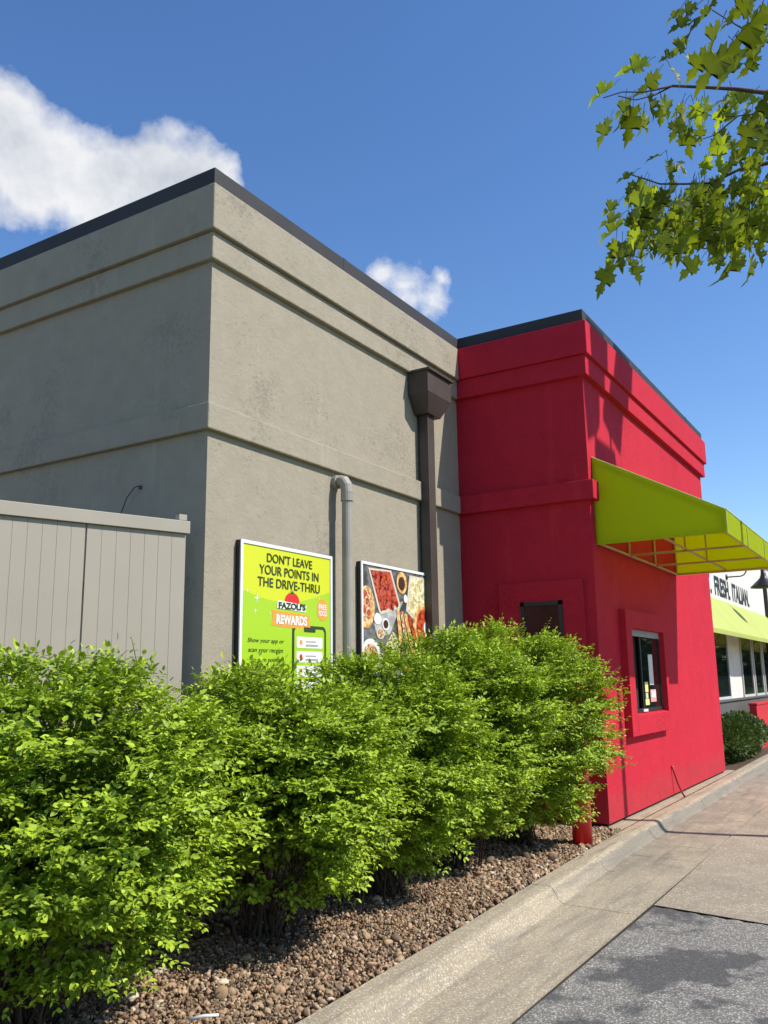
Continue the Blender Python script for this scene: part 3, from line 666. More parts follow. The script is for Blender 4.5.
# poster two: overhead photograph of dishes on a table
x0, x1, zt, z0 = 2.225, 3.60, 2.835, 1.15
E2, py = sign_base(x0, x1, z0, zt, 'poster of trays of pasta and meatballs in a white frame on the grey wall', 'poster_sign')
PW = x1-x0-.06; lay = py-.001; ux = lambda u: x0+.03+u*(x1-x0-.06); zo = lambda o_: zt-.03-o_
q2 = MB(); flat(q2, [(ux(0), z0+.03), (ux(1), z0+.03), (ux(1), zo(0)), (ux(0), zo(0))], lay, 0); keep(q2.build('panel', 'f_table', None), E2)
fd_ = MB(); mats = ['f_tray','f_meat','f_pasta','f_plate','f_sauce','f_bread','f_salad','f_cloth','f_dark','p_leaf']
cnt = [0]
def poly(pts, mi, lv): cnt[0] += 1; flat(fd_, [(ux(min(max(a, .002), .998)), zo(max(b_, .004))) for a, b_ in pts][::-1], lay-.002-.0016*lv, mi)
def el(u, o_, ru, ro, mi, lv, n_=26):
    poly([(u+ru*math.cos(2*math.pi*i/n_), o_+ro*math.sin(2*math.pi*i/n_)) for i in range(n_)], mi, lv)
poly([(.16,.60),(.34,.42),(.62,.33),(.50,.52),(.40,.70),(.20,.75)], 7, 1)
poly([(.08,.03),(.43,.015),(.57,.38),(.55,.41),(.26,.50),(.23,.47)], 0, 2); poly([(.11,.05),(.41,.035),(.54,.37),(.26,.47)], 1, 3)
for i in range(34):
    a, b_ = random.uniform(.06,.94), random.uniform(.05,.95); u = .11+.30*a+.14*b_; o_ = .05+.37*b_+.04*(1-a)*b_
    el(u, o_, .024, .032, 4, 4+(i % 3)*.3, 10)
poly([(.73,.03),(1,.03),(1,.50),(.80,.53),(.66,.43)], 0, 2); poly([(.755,.05),(1,.05),(1,.47),(.81,.50),(.69,.42)], 2, 3)
el(.60,.13,.085,.12,5,2); el(.595,.14,.055,.075,8,3); el(.655,.30,.03,.045,3,3)
el(.05,.44,.12,.22,5,2); el(.04,.42,.085,.17,6,3); 
for (u,o_) in ((.03,.3),(.06,.38),(.02,.47),(.08,.5)): el(u,o_,.025,.035,4,4,10)
el(.96,.60,.19,.26,5,4); el(.97,.60,.145,.21,4,5); el(1.0,.60,.05,.075,3,6)
el(.21,.55,.055,.06,3,4); el(.33,.60,.055,.065,3,4); el(.33,.60,.038,.045,8,5); el(.25,.70,.06,.06,0,4); el(.25,.70,.045,.045,6,5)
for i, (u, t) in enumerate(((.50,.05),(.56,.09),(.62,.12),(.68,.17))):
    poly([(u,.43+.02*i),(u+.045,.42+.02*i),(u+t+.06,.90),(u+t,.92)], (5,6,5,4)[i], 4+i*.3)
poly([(.44,.66),(.62,.92),(.30,1.12),(.20,.98)], 0, 5); poly([(.44,.69),(.59,.92),(.31,1.08),(.23,.97)], 2, 6)
el(.10,.96,.155,.20,3,4); el(.10,.96,.115,.15,6,5)
for i in range(16):
    a = random.uniform(0,6.28); el(.10+.08*math.cos(a)*random.random(), .96+.11*math.sin(a), .012, .018, 9 if i % 3 == 0 else 4, 6+(i % 2)*.4, 8)
el(.75,1.15,.2,.2,3,4); el(.75,1.15,.16,.16,4,5); el(.30,1.35,.18,.16,5,4); el(.30,1.35,.13,.12,2,5)
keep(fd_.build('food_photo', mats, None), E2)

# ------------------------------------------------------------------ shrubs
def leaf_verts(n):                           # six-point leaf folded on its midrib, length 1 along +x
    b_ = np.array([(0,0,0),(.33,.27,.07),(.72,.20,.03),(1,0,-.10),(.72,-.20,.03),(.33,-.27,.07),(.45,0,-.02)])
    return b_
LF = np.array([(0,6,1),(1,6,2),(2,6,3),(3,6,4),(4,6,5),(5,6,0)])
def frames(dirs, ups):
    x = dirs/np.linalg.norm(dirs, axis=1)[:,None]; y = np.cross(ups, x); y /= np.linalg.norm(y, axis=1)[:,None]+1e-9; z = np.cross(x, y)
    return np.stack([x, y, z], 2)            # columns
def leaves(pos, dirs, ups, size, name, mat, parent, tone):
    b_ = leaf_verts(0); R = frames(dirs, ups); n_ = len(pos)
    V = np.einsum('nij,vj->nvi', R, b_)*size[:,None,None]+pos[:,None,:]
    F = (LF[None]+np.arange(n_)[:,None,None]*7).reshape(-1, 3)
    return np_mesh(name, V.reshape(-1,3), F, mat, parent, np.repeat(tone, 7))
def lump(d, seed):                           # low-frequency lumpiness of the outline
    r_ = np.random.default_rng(seed); k = r_.normal(size=(3,7))*2.6; ph_ = r_.uniform(0,6.28,7)
    return np.sin(d@k+ph_).sum(1)/7
def shrub(x, y, rx, ry, top, label, seed, skirt=.36, nclump=250, spc=15, sprig=3, lean=0.0, belly=1.0):
    global rng
    rng = np.random.default_rng(seed)
    E_ = empty('shrub', (x, y, -.03), label, 'shrub', 'bright green shrubs in a row along the gravel bed')
    c_ = np.array([x, y, (top+skirt)/2]); rad = np.array([rx, ry, (top-skirt)/2])
    # clump centres through the outer shell
    d = rng.normal(size=(nclump*3, 3)); d /= np.linalg.norm(d, axis=1)[:,None]
    d = d[(d[:,2] > -.93)][:nclump]; n_ = len(d)
    sh = np.sign(d)*np.abs(d)**.9; sh /= (np.abs(sh)**2.25).sum(1)[:,None]**(1/2.25)
    depth = rng.choice([1.0, .93, .78, .6], n_, p=[.42,.28,.18,.12])*(1+.13*lump(d, seed))
    cc = c_+sh*rad*depth[:,None]; taper_ = .80+.20*np.clip((cc[:,2]-skirt)/.75,0,1); cc[:,:2] = c_[:2]+(cc[:,:2]-c_[:2])*taper_[:,None]
    ok_ = (seed == 16) | (cc[:,2] > .72) | (rng.uniform(0,1,n_) < .62+.38*np.clip((cc[:,2]-skirt)/.5,0,1)); cc = cc[ok_]; d = d[ok_]; n_ = len(d)
    outw = d*np.array([1,1,.35])
    # sprays around every clump
    idx = np.repeat(np.arange(n_), spc); m_ = len(idx)
    jit = rng.normal(size=(m_,3))*np.array([.085,.085,.019])
    base = cc[idx]+jit
    sdir = outw[idx]/np.linalg.norm(outw[idx],axis=1)[:,None]*.9+rng.normal(size=(m_,3))*np.array([.45,.45,.18])+np.array([0,0,.16]); sdir /= np.linalg.norm(sdir,axis=1)[:,None]
    slen = rng.uniform(.07,.15,m_)
    on_ = d[idx]*np.array([1,1,.6]); upv = np.array([0,0,1.])+on_*.38+rng.normal(size=(m_,3))*.26; upv /= np.linalg.norm(upv,axis=1)[:,None]
    side = np.cross(upv, sdir); side /= np.linalg.norm(side,axis=1)[:,None]
    P, Dn, U, Sz, T = [], [], [], [], []
    pairs = 4
    for k in range(pairs):
        for s in (-1, 1):
            t = (k+.6)/pairs; p_ = base+sdir*(slen*t)[:,None]-np.array([0,0,1])*(slen*t*t*.18)[:,None]
            dd = sdir*.55+side*s*.85+rng.normal(size=(m_,3))*.22-np.array([0,0,.12])
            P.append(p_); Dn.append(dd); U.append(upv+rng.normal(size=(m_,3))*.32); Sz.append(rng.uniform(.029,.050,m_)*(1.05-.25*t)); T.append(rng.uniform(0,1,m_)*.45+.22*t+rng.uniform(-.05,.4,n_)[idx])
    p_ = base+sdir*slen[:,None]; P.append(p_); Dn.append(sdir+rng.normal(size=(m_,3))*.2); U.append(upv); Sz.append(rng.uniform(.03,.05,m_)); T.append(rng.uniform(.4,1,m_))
    nf = 8500; df = rng.normal(size=(nf,3)); df /= np.linalg.norm(df,axis=1)[:,None]     # deeper leaves, given darker tones to paint the shade inside
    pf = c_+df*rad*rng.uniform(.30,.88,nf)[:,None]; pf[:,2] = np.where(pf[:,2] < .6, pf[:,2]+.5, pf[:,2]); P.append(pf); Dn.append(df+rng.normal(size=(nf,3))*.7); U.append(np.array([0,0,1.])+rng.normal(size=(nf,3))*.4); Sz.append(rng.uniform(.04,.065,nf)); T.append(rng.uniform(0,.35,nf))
    # young shoots standing out of the top
    stems = []
    for k in range(sprig):
        a = rng.uniform(0,6.28); rr = rng.uniform(.1,.75); b0 = np.array([x+rx*rr*math.cos(a), y+ry*rr*math.sin(a), top-.16]); tip = b0+np.array([rng.normal()*.07, rng.normal()*.07, rng.uniform(.17,.32)])
        stems.append([b0, (b0+tip)/2+rng.normal(size=3)*.01, tip])
        for j in range(9):
            t = .15+.85*j/8; q_ = b0*(1-t)+tip*t; a2 = j*2.4
            for s in (0, math.pi):
                P.append(q_[None]); Dn.append(np.array([[math.cos(a2+s), math.sin(a2+s), .35]])); U.append(np.array([[0,0,1.]])); Sz.append(np.array([.045*(1.1-.5*t)])); T.append(np.array([.8]))
    P = np.vstack(P); Dn = np.vstack(Dn); U = np.vstack(U); Sz = np.hstack(Sz); T = np.hstack(T)
    keepm = P[:,2] > .06
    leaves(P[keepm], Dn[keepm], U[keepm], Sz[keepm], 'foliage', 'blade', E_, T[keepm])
    sb = MB(); n_st = 34
    for k in range(n_st):
        a = 2*math.pi*k/n_st+rng.uniform(-.15,.15); r0 = rng.uniform(.03,.24); tgt = cc[rng.integers(0, n_)]
        if tgt[2] < .6: tgt = tgt+np.array([0,0,.4])
        b0 = np.array([x+r0*math.cos(a), y+r0*math.sin(a), -.05]); inn = np.array([x,y,tgt[2]])+(tgt-np.array([x,y,tgt[2]]))*.78
        m1 = b0+(inn-b0)*.35+np.array([0,0,.10]); m2 = b0+(inn-b0)*.7+np.array([0,0,.07])
        wv = rng.normal(size=3)*.02; sb.tube([b0, m1+wv, m2-wv, inn], [rng.uniform(.006,.012),.007,.005,.003], 6)
        for j in range(3):
            e_ = m2+(cc[rng.integers(0, n_)]-m2)*.55; sb.tube([m1+wv if j == 0 else m2-wv, (m1+e_)/2 if j == 0 else (m2+e_)/2, e_], [.006,.004,.002], 5)
    for s_ in stems: sb.tube(s_, [.003,.0025,.0015], 5)
    keep(sb.build('stems', 'twig', None, True), E_)
shrub(-4.00,-1.02,.84,.80,1.76,'leafy green shrub at the far left end of the row, mostly outside the view',11,.36,200,16)
shrub(-2.20,-1.00,.84,.86,1.69,'largest and nearest bright green shrub in front of the taupe fence',12,.18,400,20,4)
shrub(-.52,-1.06,.63,.84,1.67,'bright green shrub below the lime rewards poster, second from the left',13,.20,340,19,2)
shrub(.80,-1.12,.56,.82,1.74,'bright green shrub below the food poster, middle of the row',14,.22,300,18,2)
shrub(1.98,-1.16,.53,.82,1.94,'bright green shrub below the dark downspout, second from the right',15,.24,300,17,3)
shrub(3.26,-1.26,.74,.92,2.12,'tall bright green shrub around the red bollard, last before the red wall',16,.24,360,17,5)
# last year's leaves fallen into the gravel and on the kerb
M['litter'] = leaf_mat('dry_leaf', (.16, .09, .045), (.42, .30, .16), (.3, .2, .1), .8, .15)
rl_ = np.random.default_rng(91); n_ = 420
P = np.stack([rl_.uniform(-2.8,4.4,n_), -.5-1.6*rl_.uniform(0,1,n_)**1.3, rl_.uniform(.012,.03,n_)], 1)
D2 = rl_.normal(size=(n_,3))*np.array([1,1,.15]); U2 = np.array([0,0,1.])+rl_.normal(size=(n_,3))*.35
ll = leaves(P, D2, U2, rl_.uniform(.018,.045,n_), 'leaf_litter', 'litter', None, rl_.uniform(0,1,n_)); tag(ll, 'small dry brown leaves scattered over the gravel below the shrubs', 'leaf litter', None, 'stuff')
# dark evergreen beyond the red block
def yew(x, y, rx, ry, top, label, seed, n_=20000):
    r_ = np.random.default_rng(seed); E_ = empty('evergreen_bush', (x, y, -.03), label, 'bush')
    d = r_.normal(size=(n_,3)); d /= np.linalg.norm(d,axis=1)[:,None]; rr = r_.uniform(.6,1.0,n_)*(1+.45*lump(d*1.4,seed))
    P = np.array([x,y,top/2])+d*np.array([rx,ry,top/2+.02])*rr[:,None]; ok = P[:,2] > .0; P = P[ok]; d = d[ok]
    Dn = d+r_.normal(size=d.shape)*.5+np.array([0,0,.35]); U = np.array([0,0,1.])+r_.normal(size=d.shape)*.6
    leaves(P, Dn, U, r_.uniform(.05,.09,len(P)), 'foliage', 'yew', E_, r_.uniform(0,1,len(P)))
    sb = MB()
    for k in range(9):
        a = k*.7; sb.tube([(x+.05*math.cos(a),y+.05*math.sin(a),-.04),(x+.3*rx*math.cos(a),y+.3*ry*math.sin(a),top*.4),(x+.7*rx*math.cos(a),y+.7*ry*math.sin(a),top*.75)],[.02,.014,.006],6)
    keep(sb.build('stems','twig',None,True), E_)
yew(14.2,-1.30,2.6,.5,.84,'dark evergreen bush at the far end of the red wall',31)

# ------------------------------------------------------------------ maple with branches hanging into the picture
T0 = np.array([-3.6, -9.0, -.15])
MT = empty('maple_tree', tuple(T0), 'broadleaf maple whose leafy branches hang into the top right corner', 'tree')
tr = MB().tube([T0, T0+np.array([.05,.03,1.2]), T0+np.array([.0,.1,2.6]), T0+np.array([.12,.15,4.2]), T0+np.array([.1,.1,6.5])], [.24,.19,.165,.13,.06], 16)
keep(tr.build('trunk', 'bark', None, True), MT)
br = MB()
def pl(pts): return [at(*p) for p in pts]
tw_main = []
def branch(pts, r0, r1):
    pts = [np.array(p, float) for p in pts]; n_ = len(pts); br.tube(pts, [r0*(r1/r0)**((i/(n_-1))**.55) for i in range(n_)], 6); return pts
hub = T0+np.array([.05,.12,3.1])
A = branch([hub, at(1500,-150,4.0), at(1050,40,3.55), at(860,92,3.3), at(768,93,3.15), at(735,89,3.12), at(700,87,3.1), at(672,86,3.08)], .045, .004)
branch([at(672,86,3.08), at(645,92,3.07), at(622,92,3.05), at(603,98,3.05)], .0035, .0015); branch([at(672,86,3.08), at(655,95,3.1), at(636,100,3.12), at(618,96,3.1)], .003, .0015)
branch([at(860,92,3.3), at(800,60,3.1), at(745,30,2.95), at(728,20,2.9), at(712,10,2.9)], .007, .0015); branch([at(745,30,2.95), at(735,42,2.95), at(728,36,2.95)], .003,.001)
Bq = branch([hub, at(1500,150,4.3), at(1050,170,3.9), at(860,150,3.7), at(768,163,3.5), at(738,170,3.46), at(712,183,3.42), at(685,184,3.4), at(660,184,3.38), at(642,178,3.36), at(625,173,3.35)], .05, .002)
branch([at(712,183,3.42), at(704,197,3.4), at(690,210,3.38), at(676,214,3.37)], .004,.0015)
C_ = branch([hub, at(1400,240,4.2), at(1000,180,3.9), at(840,165,3.75), at(768,190,3.62), at(745,205,3.58), at(712,219,3.55), at(690,224,3.52)], .04, .002)
branch([at(840,165,3.75), at(800,215,3.7), at(768,222,3.68), at(750,232,3.66), at(735,252,3.64), at(700,248,3.6), at(668,240,3.58), at(640,258,3.55), at(622,252,3.55), at(610,248,3.55)], .006,.0015)
branch([at(860,92,3.3), at(800,118,3.4), at(768,112,3.4), at(738,116,3.42), at(712,116,3.42), at(696,110,3.4)], .006,.0015)
branch([at(738,116,3.42), at(715,135,3.4), at(694,142,3.4)], .003,.0012)
lims = [(hub, T0+np.array([-2.2,.8,5.0])), (hub+np.array([0,0,1]), T0+np.array([1.6,-.8,5.8])), (hub+np.array([0,0,1.4]), T0+np.array([-.9,-1.8,6.6])), (hub+np.array([0,0,.3]), T0+np.array([1.2,1.6,4.6])), (hub, T0+np.array([-1.4,-2.2,4.8])), (hub+np.array([0,0,2]), T0+np.array([.4,.6,7.6]))]
for a, b_ in lims:
    m1 = (a+b_)/2+np.array([0,0,.25]); branch([a, m1, b_], .07, .015)
keep(br.build('limbs', 'bark', None, True), MT)
# lobed leaf outline (unit length along +x, petiole at origin)
half = [(0,0),(.02,.06),(-.02,.13),(-.09,.26),(.0,.24),(.03,.36),(.10,.27),(.17,.22),(.22,.26),(.21,.38),(.17,.50),(.27,.44),(.33,.60),(.40,.46),(.50,.47),(.44,.34),(.46,.22),(.52,.15),(.58,.16),(.63,.27),(.69,.20),(.76,.22),(.78,.10),(.88,.07),(1,0)]
out = half+[(a, -b_) for a, b_ in half[-2:0:-1]]
mid = [(.25,0),(.5,0),(.75,0)]
def maple_leaf_geo():
    V = []; nh = len(out)
    for a, b_ in out: V.append((a, b_, 0))
    V += [(a, 0, 0) for a, _ in mid]
    i25, i50, i75 = nh, nh+1, nh+2; F = []
    hub_of = lambda a: i25 if a < .37 else (i50 if a < .63 else i75)
    for i in range(nh):
        j = (i+1) % nh; hi, hj = hub_of(out[i][0]), hub_of(out[j][0]); F.append((i, j, hj))
        if hi != hj: F.append((i, hj, hi))
    return np.array(V, float), np.array(F)
MV, MF = maple_leaf_geo()
LV = []; LFm = []; LT = []; loff = 0
def add_maple(p, direction, up, size, tone, fold=.35, curl=.5, wid=.9):
    global loff
    v = MV.copy(); v[:,1] *= wid; v[:,2] = np.abs(v[:,1])*fold - curl*(v[:,0]-.2).clip(0)**2*.5+.03*np.sin(v[:,0]*11+v[:,1]*9)
    R = frames(np.array([direction]), np.array([up]))[0]
    LV.append((v@R.T)*size+p); LFm.append(MF+loff); LT.append(np.full(len(v), tone)); loff += len(v)
rs = np.random.default_rng(5)
pet = MB()
def px_leaf(bx, by, tx_, ty_, dist, face=0.0, tone=None, wid=1.0):
    """a leaf hanging from (bx,by) to (tx,ty) as seen; pixel positions of the crop 568,0 at 3.305"""
    a = at(568+bx/3.305, by/3.305, dist); dd_ = dist+rs.uniform(-.03,.05); b_ = at(568+tx_/3.305, ty_/3.305, dd_)
    d_ = b_-a; ln_ = np.linalg.norm(d_); up = -FW+RI*rs.uniform(-.9,.9)*(1-face)+UP*rs.uniform(-.1,.9)*(1-face)
    add_maple(a, d_, up, ln_*1.06, rs.uniform(0,.8) if tone is None else tone, rs.uniform(.1,.7), rs.uniform(.2,1.0), wid*rs.uniform(.48,.80))
    pb = a-d_/ln_*.025+np.array([0,0,.012]); pet.tube([pb, (pb+a)/2+np.array([0,0,.004]), a], [.0011,.0009,.0008], 4)
big = [(420,15,310,62,2.6),(450,45,335,95,2.6),(415,90,345,180,2.7),(505,85,395,268,2.4),(640,40,400,310,1.9),(600,10,500,95,2.3),(661,130,560,260,2.0),(655,-30,540,60,2.1),(661,310,560,500,2.1),(661,430,610,520,2.4),(480,-10,440,75,2.5),(655,90,480,290,2.2),(661,20,590,200,2.1)]
for t in big:
    bx_, by_, ex_, ey_, ds_ = t
    for k in range(2):                       # two overlapping leaves on each spur instead of one broad blade
        f0 = .42*k; px_leaf(bx_+(ex_-bx_)*f0+rs.uniform(-8,8), by_+(ey_-by_)*f0+rs.uniform(-8,8), bx_+(ex_-bx_)*(f0+.58)+rs.uniform(-10,10), by_+(ey_-by_)*(f0+.58)+rs.uniform(-5,15), ds_+.05*k, tone=rs.uniform(0,.35), face=.1, wid=.95)
med = [(265,205,160,235),(300,240,230,318),(350,180,302,200),(340,225,385,278),(390,185,440,250),(150,285,60,340),(205,330,150,395),(190,330,165,440),(215,350,190,490),(140,395,95,490),(250,375,235,450),(240,380,270,460),(262,315,285,400),(310,325,345,405),(375,395,335,470),(400,420,400,535),(415,345,440,420),(440,350,425,425),(385,345,360,370),(330,530,345,610),(305,515,252,530),(465,515,440,590),(490,435,480,520),(510,450,495,570),(505,430,520,520),(560,310,470,345),(610,310,520,360),(560,380,480,410),(215,575,155,598),(250,595,180,680),(260,610,205,745),(280,650,230,780),(165,672,108,708),(175,715,95,745),(185,740,95,800),(240,760,200,820),(160,790,150,860),(180,800,175,900),(155,840,118,905),(150,870,90,990),(215,870,240,940),(225,860,210,900),(440,860,365,925),(330,770,300,840),(350,790,330,885),(380,790,360,880),(400,750,395,860),(430,790,400,850),(445,620,395,665),(415,615,385,670),(500,620,505,700),(540,590,545,680),(590,520,600,595),(640,520,575,560),(570,600,640,640),(520,820,460,880),(545,830,500,955),(510,850,490,900),(570,830,550,900),(600,850,600,945),(585,840,560,900),(620,825,650,880),(630,770,600,820),(600,700,595,800),(640,690,660,740),(660,600,640,690),(320,640,300,720),(345,700,325,780),(290,690,255,740),(250,740,290,830),(450,700,420,760),(480,710,450,800),(470,760,500,820),(410,700,370,730),(520,700,480,760),(545,700,560,790),(575,690,540,740),(655,500,620,570),(640,560,600,600),(610,640,560,690),(635,330,580,350),(661,350,630,420),(550,500,585,560),(530,545,500,600)]
for t in med:
    px_leaf(*t, rs.uniform(3.0,3.6), tone=rs.uniform(.1,1.0))
for i in range(34):                          # loose leaves between the upper branches
    bx_ = rs.uniform(300,690); by_ = rs.uniform(300,560); px_leaf(bx_, by_, bx_+rs.uniform(-30,20), by_+rs.uniform(45,90), rs.uniform(3.0,3.5)) if bx_ > 430 or by_ < 420 else None
for i in range(150):                          # dense lower mass
    bx_ = rs.uniform(210,690); by_ = rs.uniform(600,800)-.10*(bx_-300); px_leaf(bx_, by_, bx_+rs.uniform(-45,20), by_+rs.uniform(40,100), rs.uniform(3.2,3.9))
# leaves that continue outside the frame, right and above
for i in range(260):
    px = rs.uniform(775,1250); pyy = rs.uniform(-190,330); dist = rs.uniform(2.9,4.2); p_ = at(px, pyy, dist)
    add_maple(p_, np.array([rs.normal()*.5, rs.normal()*.5, -.8]), rs.normal(size=3)*.5-FW*.3+np.array([0,0,.5]), rs.uniform(.08,.13), rs.uniform(0,1))
for i in range(1500):                        # main crown around the trunk
    a, b_ = lims[rs.integers(0, len(lims))]; t = rs.uniform(.4,1.1); p_ = a*(1-t)+b_*t+rs.normal(size=3)*np.array([.55,.55,.4])
    if p_[1] > -6.3: continue
    add_maple(p_, np.array([rs.normal()*.6, rs.normal()*.6, -.7]), rs.normal(size=3)*.6+np.array([0,0,.8]), rs.uniform(.09,.14), rs.uniform(0,1))
cr = np_mesh('crown', np.vstack(LV), np.vstack(LFm), 'maple', MT, np.hstack(LT), True)
pt = pet.build('leaf_stalks', 'twig', None); keep(pt, MT); pt['kind'] = 'stuff'
for (cx, cy) in ((355,535),(370,540),(345,548),(385,345),(375,355),(160,830),(170,845),(300,690),(310,700),(350,660),(260,790),(285,800),(270,830),(430,800),(320,655),(500,340)):
    p_ = at(568+cx/3.305, cy/3.305, 3.3); sd = MB()
    for k in range(4):
        d_ = rs.normal(size=3)*.02+np.array([0,0,-.022]); e_ = p_+d_; s_ = np.cross(d_, rs.normal(size=3)); s_ = s_/np.linalg.norm(s_)*.006
        sd.add([p_, p_+d_*.6+s_, e_, p_+d_*.6-s_], [(0,1,2,3)])
    keep(sd.build('seed_cluster', 'samara'), MT)

# trees and lawn across the lane (mirrored in the window glass)
def far_tree(x, y, h, r_, label, seed):
    rr = np.random.default_rng(seed); E_ = empty('shade_tree', (x, y, -.19), label, 'tree', 'shade trees beyond the parking lot')
    keep(MB().tube([(x,y,-.19),(x+.1,y,h*.3),(x,y+.1,h*.8)],[.2,.15,.04],10).build('trunk','bark',None,True), E_)
    lb = MB()
    for k in range(7):
        a = k*.9; lb.tube([(x,y,h*(.3+.05*k)),(x+r_*.4*math.cos(a),y+r_*.4*math.sin(a),h*(.45+.05*k)),(x+r_*.7*math.cos(a),y+r_*.7*math.sin(a),h*(.55+.05*k))],[.08,.05,.02],6)
    keep(lb.build('limbs','bark',None,True), E_)
    n_ = 3500; cl = rr.normal(size=(26,3)); cl /= np.linalg.norm(cl,axis=1)[:,None]; cl = cl*np.array([r_,r_,h*.33])*rr.uniform(.4,.95,26)[:,None]+np.array([x,y,h*.64])
    P = cl[rr.integers(0,26,n_)]+rr.normal(size=(n_,3))*r_*.2; leaves(P, rr.normal(size=(n_,3)), rr.normal(size=(n_,3))+np.array([0,0,.7]), rr.uniform(.2,.34,n_), 'crown', 'yew', E_, rr.uniform(0,1,n_)); return E_
proto = far_tree(21, -23, 8, 3.4, 'shade tree in the row on the lawn across the parking lot', 60)
for i, (x, y) in enumerate(((60,-12.5),(68,-17),(77,-14.5),(86,-20),(96,-17),(107,-23),(118,-20),(52,-19),(92,-27),(104,-14),(128,-26))):
    t_ = proto.copy(); COL.objects.link(t_); t_.location = (x, y, -.19); t_.rotation_euler = (0, 0, 1.3*i)
    for ch in list(proto.children):
        k_ = ch.copy(); COL.objects.link(k_); k_.parent = t_

rr = np.random.default_rng(77); n_ = 11000; t = rr.uniform(0,1,n_); lay_ = rr.uniform(-3,3,n_)
P = np.stack([38+125*t+rr.normal(size=n_), -15-17*t+lay_, -.2+(9.5+2*np.sin(t*40)+1.5*np.sin(t*95+1))*rr.beta(1.2,1.3,n_)], 1)
n2 = 4500; P2 = np.stack([168+rr.normal(size=n2)*2, rr.uniform(-34,-8,n2), -.2+9.5*rr.beta(1.2,1.3,n2)], 1); P = np.vstack([P, P2]); n_ += n2
wd = leaves(P, rr.normal(size=(n_,3)), rr.normal(size=(n_,3))+np.array([0,0,.4]), rr.uniform(.9,1.7,n_), 'distant_wood', 'yew', None, rr.uniform(0,1,n_))
tag(wd, 'dark belt of trees far along the lane, seen mirrored in the windows', 'wood', None, 'stuff')
# ------------------------------------------------------------------ sky, sun, camera
W = bpy.data.worlds.new('World'); S.world = W; W.use_nodes = True; nt = W.node_tree; nt.nodes.clear()
elev = math.asin(SUN[2]); az = math.atan2(SUN[0], SUN[1])     # clockwise from +Y
sky = N(nt, 'ShaderNodeTexSky', sky_type='NISHITA'); sky.sun_disc = False; sky.sun_elevation = elev; sky.sun_rotation = az
sky.altitude = 200; sky.air_density = 1.0; sky.dust_density = .2; sky.ozone_density = 2.2
b1 = N(nt, 'ShaderNodeBackground', Strength=.095); hs = N(nt, 'ShaderNodeHueSaturation', Hue=.506, Saturation=1.20, Value=1.66); L(nt, sky.outputs[0], hs.inputs['Color']); L(nt, hs.outputs[0], b1.inputs['Color'])
tc = N(nt, 'ShaderNodeTexCoord'); D_ = tc.outputs['Generated']
def vec(c): 
    n_ = N(nt, 'ShaderNodeCombineXYZ'); 
    for i in range(3): n_.inputs[i].default_value = float(c[i])
    return n_.outputs[0]
wn = noise(nt, D_, 9, 6, .55); wv = N(nt, 'ShaderNodeVectorMath', operation='MULTIPLY_ADD'); L(nt, wn.outputs['Color'], wv.inputs[0]); wv.inputs[1].default_value = (.05,)*3; L(nt, D_, wv.inputs[2])
sh_ = N(nt, 'ShaderNodeVectorMath', operation='SUBTRACT'); L(nt, wv.outputs[0], sh_.inputs[0]); sh_.inputs[1].default_value = (.025,)*3
def blobs(lst):
    cur = None
    for px, pyy, r_ in lst:
        d_ = ray(px, pyy); d_ = d_/np.linalg.norm(d_)
        ds_ = N(nt, 'ShaderNodeVectorMath', operation='DISTANCE'); L(nt, sh_.outputs[0], ds_.inputs[0]); L(nt, vec(d_), ds_.inputs[1])
        mm = N(nt, 'ShaderNodeMath', operation='MULTIPLY_ADD'); L(nt, ds_.outputs['Value'], mm.inputs[0]); mm.inputs[1].default_value = -1/(r_/868.); mm.inputs[2].default_value = 1
        if cur is None: cur = mm.outputs[0]
        else:
            mx = N(nt, 'ShaderNodeMath', operation='SMOOTH_MAX'); L(nt, cur, mx.inputs[0]); L(nt, mm.outputs[0], mx.inputs[1]); mx.inputs[2].default_value = .25; cur = mx.outputs[0]
    return cur
def madd(a, k, c_):
    n_ = N(nt, 'ShaderNodeMath', operation='MULTIPLY_ADD'); L(nt, a, n_.inputs[0]); n_.inputs[1].default_value = k
    if hasattr(c_, 'links'): L(nt, c_, n_.inputs[2])
    else: n_.inputs[2].default_value = c_
    return n_.outputs[0]
bl1 = blobs([(-70,145,72),(-2,140,56),(50,172,52),(105,188,56),(160,172,47),(205,184,42),(130,208,34)]); bl2 = blobs([(375,278,22),(402,292,30),(430,300,26),(440,276,14)])
fn = noise(nt, D_, 22, 8, .6); fn2 = noise(nt, D_, 30, 7, .65, .4)
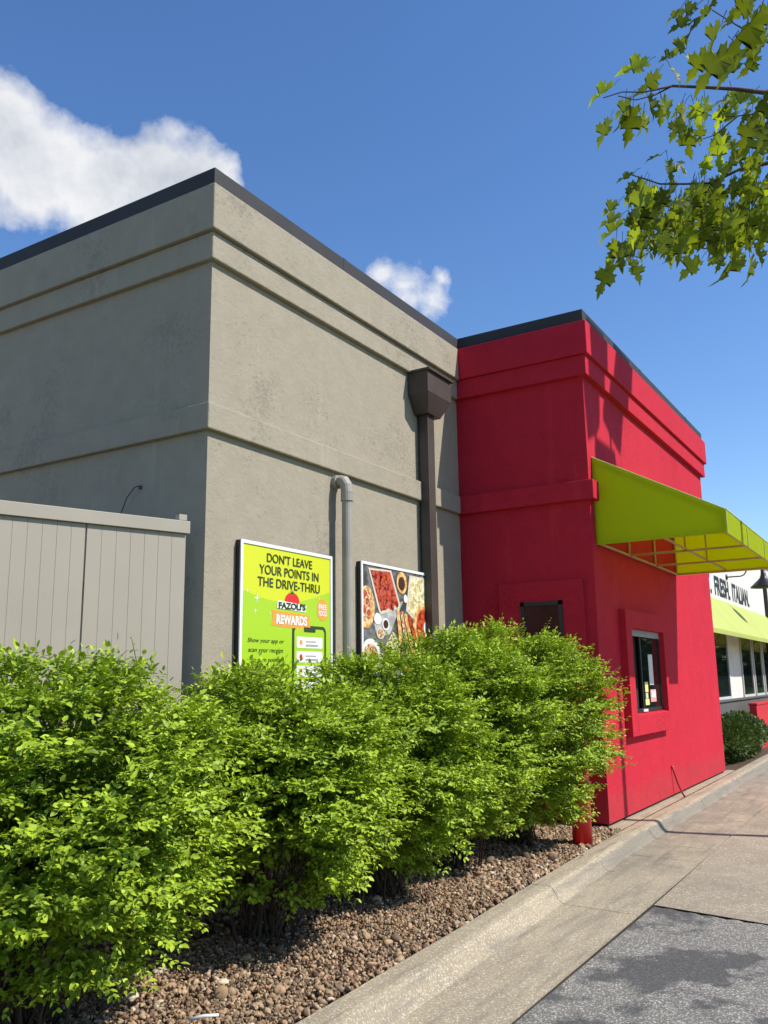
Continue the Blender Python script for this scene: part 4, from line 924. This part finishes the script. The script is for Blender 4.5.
d1 = madd(fn.outputs['Fac'], .9, madd(bl1, 1.0, -.45)); f1 = ramp(nt, d1, [(.0, g(0)), (.16, g(.5)), (.40, g(1))])
d2 = madd(fn2.outputs['Fac'], 1.5, madd(bl2, .9, -.86)); f2 = ramp(nt, d2, [(.02, g(0)), (.75, g(.9))])
fac = mix(nt, 1.0, f1, f2, 'LIGHTEN')
tone = madd(noise(nt, D_, 9, 6, .62).outputs['Fac'], 1.1, madd(d1, -.10, .0)); cc_ = ramp(nt, tone, [(.25, (.56, .60, .68)), (.42, (.74, .77, .83)), (.6, (.93, .94, .97))])
b2 = N(nt, 'ShaderNodeBackground', Strength=.80); L(nt, cc_, b2.inputs['Color'])
ms = N(nt, 'ShaderNodeMixShader'); L(nt, fac, ms.inputs[0]); L(nt, b1.outputs[0], ms.inputs[1]); L(nt, b2.outputs[0], ms.inputs[2])
wo_ = N(nt, 'ShaderNodeOutputWorld'); L(nt, ms.outputs[0], wo_.inputs['Surface'])

sl = bpy.data.lights.new('sun', 'SUN'); sl.energy = 5.0; sl.angle = math.radians(.53); sl.color = (1, .945, .86)
so_ = bpy.data.objects.new('sun', sl); COL.objects.link(so_); so_.rotation_euler = Vector(SUN).to_track_quat('Z', 'Y').to_euler(); so_.location = (0,-10,20)

cam = bpy.data.cameras.new('camera'); co = bpy.data.objects.new('camera', cam); COL.objects.link(co); S.camera = co
cam.sensor_fit = 'VERTICAL'; cam.sensor_height = 36; cam.sensor_width = 27; cam.lens = FP/1024*36; cam.clip_start = .05; cam.clip_end = 2000
R = Matrix(((RI[0],UP[0],-FW[0]),(RI[1],UP[1],-FW[1]),(RI[2],UP[2],-FW[2]))); co.matrix_world = Matrix.Translation(Vector(CAM)) @ R.to_4x4()
S.view_settings.view_transform = 'Standard'; S.view_settings.look = 'None'; S.view_settings.exposure = 0.27; S.view_settings.gamma = 1
S.render.resolution_x = 768; S.render.resolution_y = 1024
S.cycles.max_bounces = 8; S.cycles.transparent_max_bounces = 8; S.cycles.sample_clamp_indirect = 6
